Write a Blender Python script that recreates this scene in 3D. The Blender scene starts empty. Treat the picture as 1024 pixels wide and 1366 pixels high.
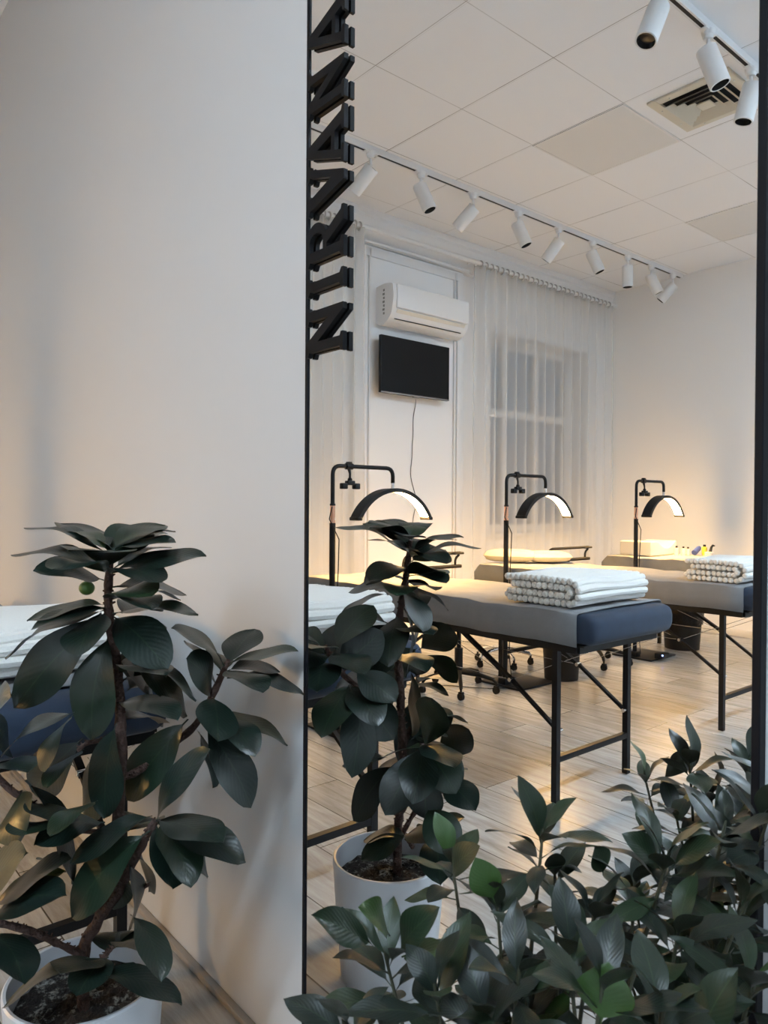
import bpy, bmesh, math, random
from mathutils import Vector, Matrix, Quaternion
random.seed(7)
PI = math.pi
scene = bpy.context.scene
COL = scene.collection
# ------------------------------------------------------------------ frame of the place
# The mirror wall is the plane x = 0 and the room lies at x < 0.  Furniture is written with X = distance
# from that wall; F() turns it into the real coordinate.
def F(v): return Vector((-v[0], v[1], v[2]))

# ------------------------------------------------------------------ materials
def mat(name, col, rough=.5, metal=0., spec=.5, emit=None, es=0., bump=None, var=None, sheen=0., coat=0.):
    m = bpy.data.materials.new(name); m.use_nodes = True
    nt = m.node_tree; b = nt.nodes['Principled BSDF']
    b.inputs['Base Color'].default_value = (*col, 1); b.inputs['Roughness'].default_value = rough
    b.inputs['Metallic'].default_value = metal; b.inputs['Specular IOR Level'].default_value = spec
    if sheen: b.inputs['Sheen Weight'].default_value = sheen
    if coat: b.inputs['Coat Weight'].default_value = coat
    if emit: b.inputs['Emission Color'].default_value = (*emit, 1); b.inputs['Emission Strength'].default_value = es
    tc = nt.nodes.new('ShaderNodeTexCoord')
    if var:
        sc_, amt = var
        n = nt.nodes.new('ShaderNodeTexNoise'); n.inputs['Scale'].default_value = sc_; n.inputs['Detail'].default_value = 5
        nt.links.new(tc.outputs['Object'], n.inputs['Vector'])
        mx = nt.nodes.new('ShaderNodeMix'); mx.data_type = 'RGBA'
        mx.inputs[6].default_value = (*[c*(1-amt) for c in col], 1); mx.inputs[7].default_value = (*[min(1, c*(1+amt)) for c in col], 1)
        nt.links.new(n.outputs['Fac'], mx.inputs[0]); nt.links.new(mx.outputs[2], b.inputs['Base Color'])
    if bump:
        sc_, st, dist = bump
        n = nt.nodes.new('ShaderNodeTexNoise'); n.inputs['Scale'].default_value = sc_; n.inputs['Detail'].default_value = 4
        nt.links.new(tc.outputs['Object'], n.inputs['Vector'])
        bp = nt.nodes.new('ShaderNodeBump'); bp.inputs['Strength'].default_value = st; bp.inputs['Distance'].default_value = dist
        nt.links.new(n.outputs['Fac'], bp.inputs['Height']); nt.links.new(bp.outputs['Normal'], b.inputs['Normal'])
    return m

M = {}
M['wall'] = mat('dimmed_white_wall_paint', (.52, .525, .53), .5, spec=.25, bump=(1.6, .25, .02))  # same white paint, darkened in colour to stand in for dimmer light here
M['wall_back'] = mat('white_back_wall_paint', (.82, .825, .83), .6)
M['trim'] = mat('white_trim_paint', (.76, .76, .76), .5)
M['black'] = mat('black_powder_coat', (.008, .008, .009), .5, spec=.25)
M['black_gloss'] = mat('black_acrylic', (.007, .007, .008), .55, spec=.12)
M['frame'] = mat('black_frame', (.007, .007, .009), .5, spec=.12)
M['chrome'] = mat('chrome', (.8, .8, .8), .15, 1.)
M['copper'] = mat('copper_joint', (.75, .42, .28), .3, 1.)
M['white_metal'] = mat('white_metal', (.72, .73, .74), .38)
M['white_plastic'] = mat('white_plastic', (.78, .79, .80), .35)
M['vent'] = mat('cream_vent_metal', (.62, .58, .48), .5)
M['vent_dark'] = mat('vent_shade', (.02, .02, .02), .9)
M['velvet'] = mat('grey_velvet', (.20, .205, .215), .9, sheen=.12, var=(9, .22), bump=(14, .35, .01))
M['navy'] = mat('navy_velvet', (.013, .027, .055), .8, sheen=.08, var=(20, .25))
M['towel'] = mat('white_plush', (.80, .79, .75), .95, sheen=.3, bump=(160, .5, .004))
M['cream'] = mat('cream_cotton', (.56, .52, .43), .9, bump=(30, .3, .01))
M['foam'] = mat('white_foam', (.58, .57, .54), .8)
M['tv'] = mat('tv_screen', (.004, .004, .005), .45, spec=.15)
M['pot'] = mat('white_planter_plastic', (.52, .54, .57), .32)
M['bark'] = mat('brown_bark', (.060, .030, .022), .8, var=(90, .5), bump=(120, .9, .01))
M['green_stem'] = mat('green_stem', (.035, .038, .020), .6, var=(40, .3))
M['fruit'] = mat('green_fig', (.06, .13, .02), .45, var=(60, .3))
M['lamp_light'] = mat('warm_led_strip', (1, .9, .7), .5, emit=(1., .57, .18), es=260.)
M['panel_light'] = mat('cool_led_panel', (1, 1, 1), .5, emit=(.68, .85, 1.), es=132.)
M['binbag'] = mat('black_bin_plastic', (.007, .006, .006), .4, spec=.25, bump=(25, .6, .02))
M['blue'] = mat('blue_plastic', (.03, .05, .2), .3)
M['yellow'] = mat('yellow_liquid', (.75, .55, .06), .3)
M['clear'] = mat('frosted_bottle', (.66, .62, .55), .25)
M['lens'] = mat('lamp_lens', (.03, .03, .03), .15)
M['panel'] = mat('grey_ceiling_panel', (.72, .72, .71), .6)
M['ring'] = mat('grey_ring', (.42, .41, .40), .35, .3)
M['glow'] = mat('indicator_led', (.2, .3, 1), .5, emit=(.25, .35, 1.), es=4.)

def mirror_mat():
    m = bpy.data.materials.new('mirror_silver'); m.use_nodes = True
    nt = m.node_tree; nt.nodes.remove(nt.nodes['Principled BSDF'])
    g = nt.nodes.new('ShaderNodeBsdfGlossy'); g.inputs['Roughness'].default_value = 0.; g.inputs['Color'].default_value = (.96, .96, .955, 1)
    nt.links.new(g.outputs[0], nt.nodes['Material Output'].inputs['Surface']); return m
M['mirror'] = mirror_mat()

def leaf_mat(name, top, under, vein, ro=.33):
    m = bpy.data.materials.new(name); m.use_nodes = True
    nt = m.node_tree; b = nt.nodes['Principled BSDF']; N = nt.nodes.new; Lk = nt.links.new
    geo = N('ShaderNodeNewGeometry'); uv = N('ShaderNodeUVMap'); uv.uv_map = 'UVMap'
    sep = N('ShaderNodeSeparateXYZ'); Lk(uv.outputs[0], sep.inputs[0])
    a = N('ShaderNodeMath'); a.operation = 'SUBTRACT'; Lk(sep.outputs[0], a.inputs[0]); a.inputs[1].default_value = .5
    ab = N('ShaderNodeMath'); ab.operation = 'ABSOLUTE'; Lk(a.outputs[0], ab.inputs[0])
    mid = N('ShaderNodeMath'); mid.operation = 'LESS_THAN'; Lk(ab.outputs[0], mid.inputs[0]); mid.inputs[1].default_value = .018
    wv = N('ShaderNodeTexWave'); wv.inputs['Scale'].default_value = 5.; wv.inputs['Distortion'].default_value = 1.2
    wv.bands_direction = 'DIAGONAL'
    cmb = N('ShaderNodeCombineXYZ'); Lk(ab.outputs[0], cmb.inputs[0]); sc = N('ShaderNodeMath'); sc.operation = 'MULTIPLY'; sc.inputs[1].default_value = -1.6
    Lk(sep.outputs[1], sc.inputs[0]); Lk(sc.outputs[0], cmb.inputs[1]); Lk(cmb.outputs[0], wv.inputs['Vector'])
    nz = N('ShaderNodeTexNoise'); nz.inputs['Scale'].default_value = 9.
    tc = N('ShaderNodeTexCoord'); Lk(tc.outputs['Object'], nz.inputs['Vector'])
    c1 = N('ShaderNodeMix'); c1.data_type = 'RGBA'; c1.inputs[6].default_value = (*[x*.7 for x in top], 1); c1.inputs[7].default_value = (*[x*1.35 for x in top], 1)
    Lk(nz.outputs['Fac'], c1.inputs[0])
    c2 = N('ShaderNodeMix'); c2.data_type = 'RGBA'; Lk(c1.outputs[2], c2.inputs[6]); c2.inputs[7].default_value = (*vein, 1)
    vm = N('ShaderNodeMath'); vm.operation = 'MULTIPLY'; vm.inputs[1].default_value = .6; Lk(mid.outputs[0], vm.inputs[0]); Lk(vm.outputs[0], c2.inputs[0])
    at = N('ShaderNodeAttribute'); at.attribute_name = 'young'; 
    c4 = N('ShaderNodeMix'); c4.data_type = 'RGBA'; Lk(at.outputs['Fac'], c4.inputs[0]); Lk(c2.outputs[2], c4.inputs[6]); c4.inputs[7].default_value = (.030, .070, .012, 1)
    c3 = N('ShaderNodeMix'); c3.data_type = 'RGBA'; Lk(geo.outputs['Backfacing'], c3.inputs[0]); Lk(c4.outputs[2], c3.inputs[6]); c3.inputs[7].default_value = (*under, 1)
    Lk(c3.outputs[2], b.inputs['Base Color'])
    bp = N('ShaderNodeBump'); bp.inputs['Strength'].default_value = .10; bp.inputs['Distance'].default_value = .001
    Lk(wv.outputs['Fac'], bp.inputs['Height']); Lk(bp.outputs['Normal'], b.inputs['Normal'])
    b.inputs['Roughness'].default_value = ro; b.inputs['Specular IOR Level'].default_value = .5
    return m
M['leaf'] = leaf_mat('fig_leaf', (.007, .015, .011), (.014, .022, .010), (.022, .04, .022))
M['leaf2'] = leaf_mat('small_leaf', (.008, .014, .010), (.018, .023, .014), (.035, .055, .025), .40)

def soil_mat():
    m = mat('dark_soil', (.018, .012, .009), .95, bump=(60, 1., .03))
    nt = m.node_tree; b = nt.nodes['Principled BSDF']
    n = nt.nodes.new('ShaderNodeTexNoise'); n.inputs['Scale'].default_value = 34; n.inputs['Detail'].default_value = 8; n.inputs['Roughness'].default_value = .75
    r = nt.nodes.new('ShaderNodeValToRGB'); r.color_ramp.elements[0].position = .53; r.color_ramp.elements[0].color = (.018, .012, .009, 1)
    r.color_ramp.elements[1].position = .62; r.color_ramp.elements[1].color = (.30, .29, .26, 1)
    tc = nt.nodes.new('ShaderNodeTexCoord'); nt.links.new(tc.outputs['Object'], n.inputs['Vector'])
    nt.links.new(n.outputs['Fac'], r.inputs[0]); nt.links.new(r.outputs[0], b.inputs['Base Color']); return m
M['soil'] = soil_mat()

def floor_mat():
    m = bpy.data.materials.new('wood_look_floor_planks'); m.use_nodes = True
    nt = m.node_tree; b = nt.nodes['Principled BSDF']; N = nt.nodes.new; Lk = nt.links.new
    tc = N('ShaderNodeTexCoord'); sep = N('ShaderNodeSeparateXYZ'); Lk(tc.outputs['Object'], sep.inputs[0])
    cmb = N('ShaderNodeCombineXYZ'); Lk(sep.outputs[1], cmb.inputs[0]); Lk(sep.outputs[0], cmb.inputs[1])
    br = N('ShaderNodeTexBrick'); br.offset = .37; Lk(cmb.outputs[0], br.inputs['Vector'])
    br.inputs['Scale'].default_value = 1.; br.inputs['Brick Width'].default_value = 1.2; br.inputs['Row Height'].default_value = .2
    br.inputs['Mortar Size'].default_value = .0022; br.inputs['Mortar Smooth'].default_value = .1
    br.inputs['Color1'].default_value = (.39, .40, .405, 1); br.inputs['Color2'].default_value = (.51, .53, .545, 1); br.inputs['Mortar'].default_value = (.09, .08, .07, 1)
    mp = N('ShaderNodeMapping'); mp.inputs['Scale'].default_value = (14, 1.6, 1); Lk(tc.outputs['Object'], mp.inputs[0])
    nz = N('ShaderNodeTexNoise'); nz.inputs['Scale'].default_value = 2.2; nz.inputs['Detail'].default_value = 9; nz.inputs['Roughness'].default_value = .65
    nz.inputs['Distortion'].default_value = .6; Lk(mp.outputs[0], nz.inputs['Vector'])
    rp = N('ShaderNodeValToRGB'); rp.color_ramp.elements[0].position = .3; rp.color_ramp.elements[0].color = (.60, .55, .50, 1)
    rp.color_ramp.elements[1].position = .7; rp.color_ramp.elements[1].color = (1.08, 1.06, 1.04, 1); Lk(nz.outputs['Fac'], rp.inputs[0])
    mx = N('ShaderNodeMix'); mx.data_type = 'RGBA'; mx.blend_type = 'MULTIPLY'; mx.inputs[0].default_value = 1.
    Lk(br.outputs['Color'], mx.inputs[6]); Lk(rp.outputs[0], mx.inputs[7]); Lk(mx.outputs[2], b.inputs['Base Color'])
    b.inputs['Roughness'].default_value = .24; b.inputs['Specular IOR Level'].default_value = .6
    bp = N('ShaderNodeBump'); bp.inputs['Strength'].default_value = .15; bp.inputs['Distance'].default_value = .002
    Lk(nz.outputs['Fac'], bp.inputs['Height']); Lk(bp.outputs['Normal'], b.inputs['Normal'])
    return m
M['floor'] = floor_mat()

def ceil_mat():
    m = bpy.data.materials.new('ceiling_tiles'); m.use_nodes = True
    nt = m.node_tree; b = nt.nodes['Principled BSDF']; N = nt.nodes.new; Lk = nt.links.new
    tc = N('ShaderNodeTexCoord'); sep = N('ShaderNodeSeparateXYZ'); Lk(tc.outputs['Object'], sep.inputs[0])
    def ma(op, a, b2=None):
        n = N('ShaderNodeMath'); n.operation = op
        for i, v in enumerate((a, b2)):
            if v is None: continue
            if isinstance(v, (int, float)): n.inputs[i].default_value = v
            else: Lk(v, n.inputs[i])
        return n.outputs[0]
    def line(coord, off, w):
        s = ma('ADD', coord, off); s = ma('DIVIDE', s, .6); s = ma('FRACT', s); s = ma('SUBTRACT', s, .5); s = ma('ABSOLUTE', s)
        return ma('GREATER_THAN', s, .5-w/.6)
    lx = line(sep.outputs[0], .884+6., .0022); ly = line(sep.outputs[1], -.375+6., .0022)
    lx2 = line(sep.outputs[0], .884+6.011, .0012)
    nz = N('ShaderNodeTexNoise'); nz.inputs['Scale'].default_value = 2.1; Lk(tc.outputs['Object'], nz.inputs['Vector'])
    st = ma('MULTIPLY', ma('POWER', nz.outputs['Fac'], 1.6), 2.0)
    l = ma('MAXIMUM', lx, ma('MULTIPLY', ly, .75)); l = ma('MAXIMUM', l, ma('MULTIPLY', lx2, .4)); l = ma('MULTIPLY', l, st)
    mx = N('ShaderNodeMix'); mx.data_type = 'RGBA'; mx.inputs[6].default_value = (.84, .86, .89, 1); mx.inputs[7].default_value = (.20, .19, .18, 1)
    Lk(l, mx.inputs[0]); Lk(mx.outputs[2], b.inputs['Base Color']); b.inputs['Roughness'].default_value = .8
    return m
M['ceiling'] = ceil_mat()

def curtain_mat():
    m = bpy.data.materials.new('sheer_white_curtain'); m.use_nodes = True
    nt = m.node_tree; nt.nodes.remove(nt.nodes['Principled BSDF']); N = nt.nodes.new; Lk = nt.links.new
    d = N('ShaderNodeBsdfDiffuse'); d.inputs[0].default_value = (.78, .775, .76, 1)
    t = N('ShaderNodeBsdfTranslucent'); t.inputs[0].default_value = (.8, .8, .78, 1)
    tr = N('ShaderNodeBsdfTransparent')
    a = N('ShaderNodeMixShader'); a.inputs[0].default_value = .4; Lk(d.outputs[0], a.inputs[1]); Lk(t.outputs[0], a.inputs[2])
    c = N('ShaderNodeMixShader'); c.inputs[0].default_value = .56; Lk(a.outputs[0], c.inputs[1]); Lk(tr.outputs[0], c.inputs[2])
    Lk(c.outputs[0], nt.nodes['Material Output'].inputs['Surface']); return m
M['curtain'] = curtain_mat()
def glass_mat():
    m = bpy.data.materials.new('window_glass'); m.use_nodes = True
    nt = m.node_tree; b = nt.nodes['Principled BSDF']
    b.inputs['Transmission Weight'].default_value = 1.; b.inputs['Roughness'].default_value = .02; b.inputs['Base Color'].default_value = (.9, .93, .95, 1); b.inputs['IOR'].default_value = 1.05
    return m
M['glass'] = glass_mat()

# ------------------------------------------------------------------ mesh helpers
def new(name, bm, m, parent=None, smooth=True, flip=True, recalc=True, loc=None, subsurf=0):
    if flip:
        for v in bm.verts: v.co.x = -v.co.x
    if recalc: bmesh.ops.recalc_face_normals(bm, faces=bm.faces[:])
    me = bpy.data.meshes.new(name); bm.to_mesh(me); bm.free()
    if isinstance(m, str): m = M[m]
    me.materials.append(m)
    for p in me.polygons: p.use_smooth = smooth
    if smooth:
        try: me.set_sharp_from_angle(angle=math.radians(38))
        except Exception: pass
    o = bpy.data.objects.new(name, me); COL.objects.link(o)
    if parent is not None: o.parent = parent
    if loc is not None: o.location = F(loc) if flip else Vector(loc)
    if subsurf:
        md = o.modifiers.new('sub', 'SUBSURF'); md.levels = subsurf; md.render_levels = subsurf
    return o
def BM(): return bmesh.new()
def box(bm, x0, x1, y0, y1, z0, z1, bev=0., seg=2):
    vs = [bm.verts.new((x, y, z)) for x in (x0, x1) for y in (y0, y1) for z in (z0, z1)]
    fs = [bm.faces.new([vs[i] for i in f]) for f in ((0, 1, 3, 2), (4, 6, 7, 5), (0, 4, 5, 1), (2, 3, 7, 6), (0, 2, 6, 4), (1, 5, 7, 3))]
    if bev:
        es = list({e for f in fs for e in f.edges})
        bmesh.ops.bevel(bm, geom=es, offset=bev, segments=seg, profile=.5, affect='EDGES')
def sweep(bm, pts, rads, n=8, cap=True, sx=1., up=None):
    """tube through pts (list of Vector) with radius per point"""
    pts = [Vector(p) for p in pts]
    if not hasattr(rads, '__len__'): rads = [rads]*len(pts)
    t0 = (pts[1]-pts[0]).normalized()
    ref = Vector((0, 0, 1)) if abs(t0.z) < .9 else Vector((1, 0, 0))
    nrm = (ref - t0*ref.dot(t0)).normalized(); rings = []; prev = t0
    for i, p in enumerate(pts):
        if i == 0: t = t0
        elif i == len(pts)-1: t = (pts[i]-pts[i-1]).normalized()
        else: t = ((pts[i]-pts[i-1]).normalized()+(pts[i+1]-pts[i]).normalized()).normalized()
        q = prev.rotation_difference(t); nrm = q @ nrm; nrm = (nrm - t*nrm.dot(t)).normalized(); prev = t
        bn = t.cross(nrm)
        rings.append([bm.verts.new(p + (nrm*math.cos(a)*sx + bn*math.sin(a))*rads[i]) for a in [2*PI*k/n for k in range(n)]])
    for a, b in zip(rings, rings[1:]):
        for k in range(n): bm.faces.new((a[k], a[(k+1) % n], b[(k+1) % n], b[k]))
    if cap:
        bm.faces.new(rings[0][::-1]); bm.faces.new(rings[-1])
def bar(bm, a, b, w, h=None):
    """square bar from a to b"""
    a = Vector(a); b = Vector(b); h = h or w
    t = (b-a).normalized(); ref = Vector((0, 0, 1)) if abs(t.z) < .9 else Vector((0, 1, 0))
    s = t.cross(ref).normalized(); u = s.cross(t)
    r = []
    for p in (a, b): r.append([bm.verts.new(p + s*i*w/2 + u*j*h/2) for i, j in ((-1, -1), (1, -1), (1, 1), (-1, 1))])
    for k in range(4): bm.faces.new((r[0][k], r[0][(k+1) % 4], r[1][(k+1) % 4], r[1][k]))
    bm.faces.new(r[0][::-1]); bm.faces.new(r[1])
def cyl(bm, a, b, r, n=20, r2=None): sweep(bm, [a, b], [r, r if r2 is None else r2], n)
def lathe(bm, prof, n=40, c=(0, 0, 0), closed=False):
    rings = []
    for r, z in prof: rings.append([bm.verts.new((c[0]+r*math.cos(2*PI*k/n), c[1]+r*math.sin(2*PI*k/n), c[2]+z)) for k in range(n)])
    pr = list(zip(rings, rings[1:]))
    if closed: pr.append((rings[-1], rings[0]))
    for a, b in pr:
        for k in range(n): bm.faces.new((a[k], a[(k+1) % n], b[(k+1) % n], b[k]))
    if not closed:
        if prof[0][0] > 0: bm.faces.new(rings[0][::-1])
        if prof[-1][0] > 0: bm.faces.new(rings[-1])
def torus(bm, c, R, r, axis='z', n=28, m=8, sx=1.):
    c = Vector(c); rings = []
    for i in range(n):
        a = 2*PI*i/n; ring = []
        for j in range(m):
            b = 2*PI*j/m; rr = R+r*math.cos(b); p = (rr*math.cos(a)*sx, rr*math.sin(a), r*math.sin(b))
            if axis == 'x': p = (p[2], p[0], p[1])
            if axis == 'y': p = (p[0], p[2], p[1])
            ring.append(bm.verts.new(c+Vector(p)))
        rings.append(ring)
    for i in range(n):
        for j in range(m): bm.faces.new((rings[i][j], rings[(i+1) % n][j], rings[(i+1) % n][(j+1) % m], rings[i][(j+1) % m]))
def ball(bm, c, r, sc=(1, 1, 1), u=16, v=10):
    mt = Matrix.Translation(c) @ Matrix.Diagonal((r*sc[0], r*sc[1], r*sc[2], 1))
    bmesh.ops.create_uvsphere(bm, u_segments=u, v_segments=v, radius=1., matrix=mt)
def extrude_poly(bm, polys, z0, z1, place):
    """polys: outline + holes given as triangulatable loops (outer, hole...) ; place(u, v, w) -> co"""
    es = []; loops = []
    for lp in polys:
        vs = [bm.verts.new(place(u, v, z0)) for u, v in lp]; loops.append(vs)
        for i in range(len(vs)): es.append(bm.edges.new((vs[i], vs[(i+1) % len(vs)])))
    r = bmesh.ops.triangle_fill(bm, use_beauty=True, edges=es)
    f0 = [g for g in r['geom'] if isinstance(g, bmesh.types.BMFace)]
    vmap = {}
    for lp, vs in zip(polys, loops):
        for (u, v), q in zip(lp, vs): vmap[q] = bm.verts.new(place(u, v, z1))
    for f in f0: bm.faces.new([vmap[v] for v in f.verts][::-1])
    for vs in loops:
        for i in range(len(vs)):
            a, b = vs[i], vs[(i+1) % len(vs)]; bm.faces.new((a, b, vmap[b], vmap[a]))
def tag(o, label=None, cat=None, group=None, kind=None):
    if label: o['label'] = label
    if cat: o['category'] = cat
    if group: o['group'] = group
    if kind: o['kind'] = kind
    return o
def empty(name, loc, label, cat, group=None, flip=True):
    o = bpy.data.objects.new(name, None); COL.objects.link(o); o.location = F(loc) if flip else Vector(loc)
    o.empty_display_size = .1
    return tag(o, label, cat, group)
def clone(o, parent=None):
    kids = list(o.children)
    c = o.copy(); COL.objects.link(c); c.parent = parent
    for k in kids: clone(k, c)
    return c
def bez(p0, p1, p2, n=6):
    return [Vector(p0)*(1-t)**2+Vector(p1)*2*t*(1-t)+Vector(p2)*t*t for t in [i/n for i in range(n+1)]]
def round_path(pts, r, n=5):
    pts = [Vector(p) for p in pts]; out = [pts[0]]
    for a, b, c in zip(pts, pts[1:], pts[2:]):
        out += bez(b+(a-b).normalized()*r, b, b+(c-b).normalized()*r, n)
    out.append(pts[-1]); return out

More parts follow.
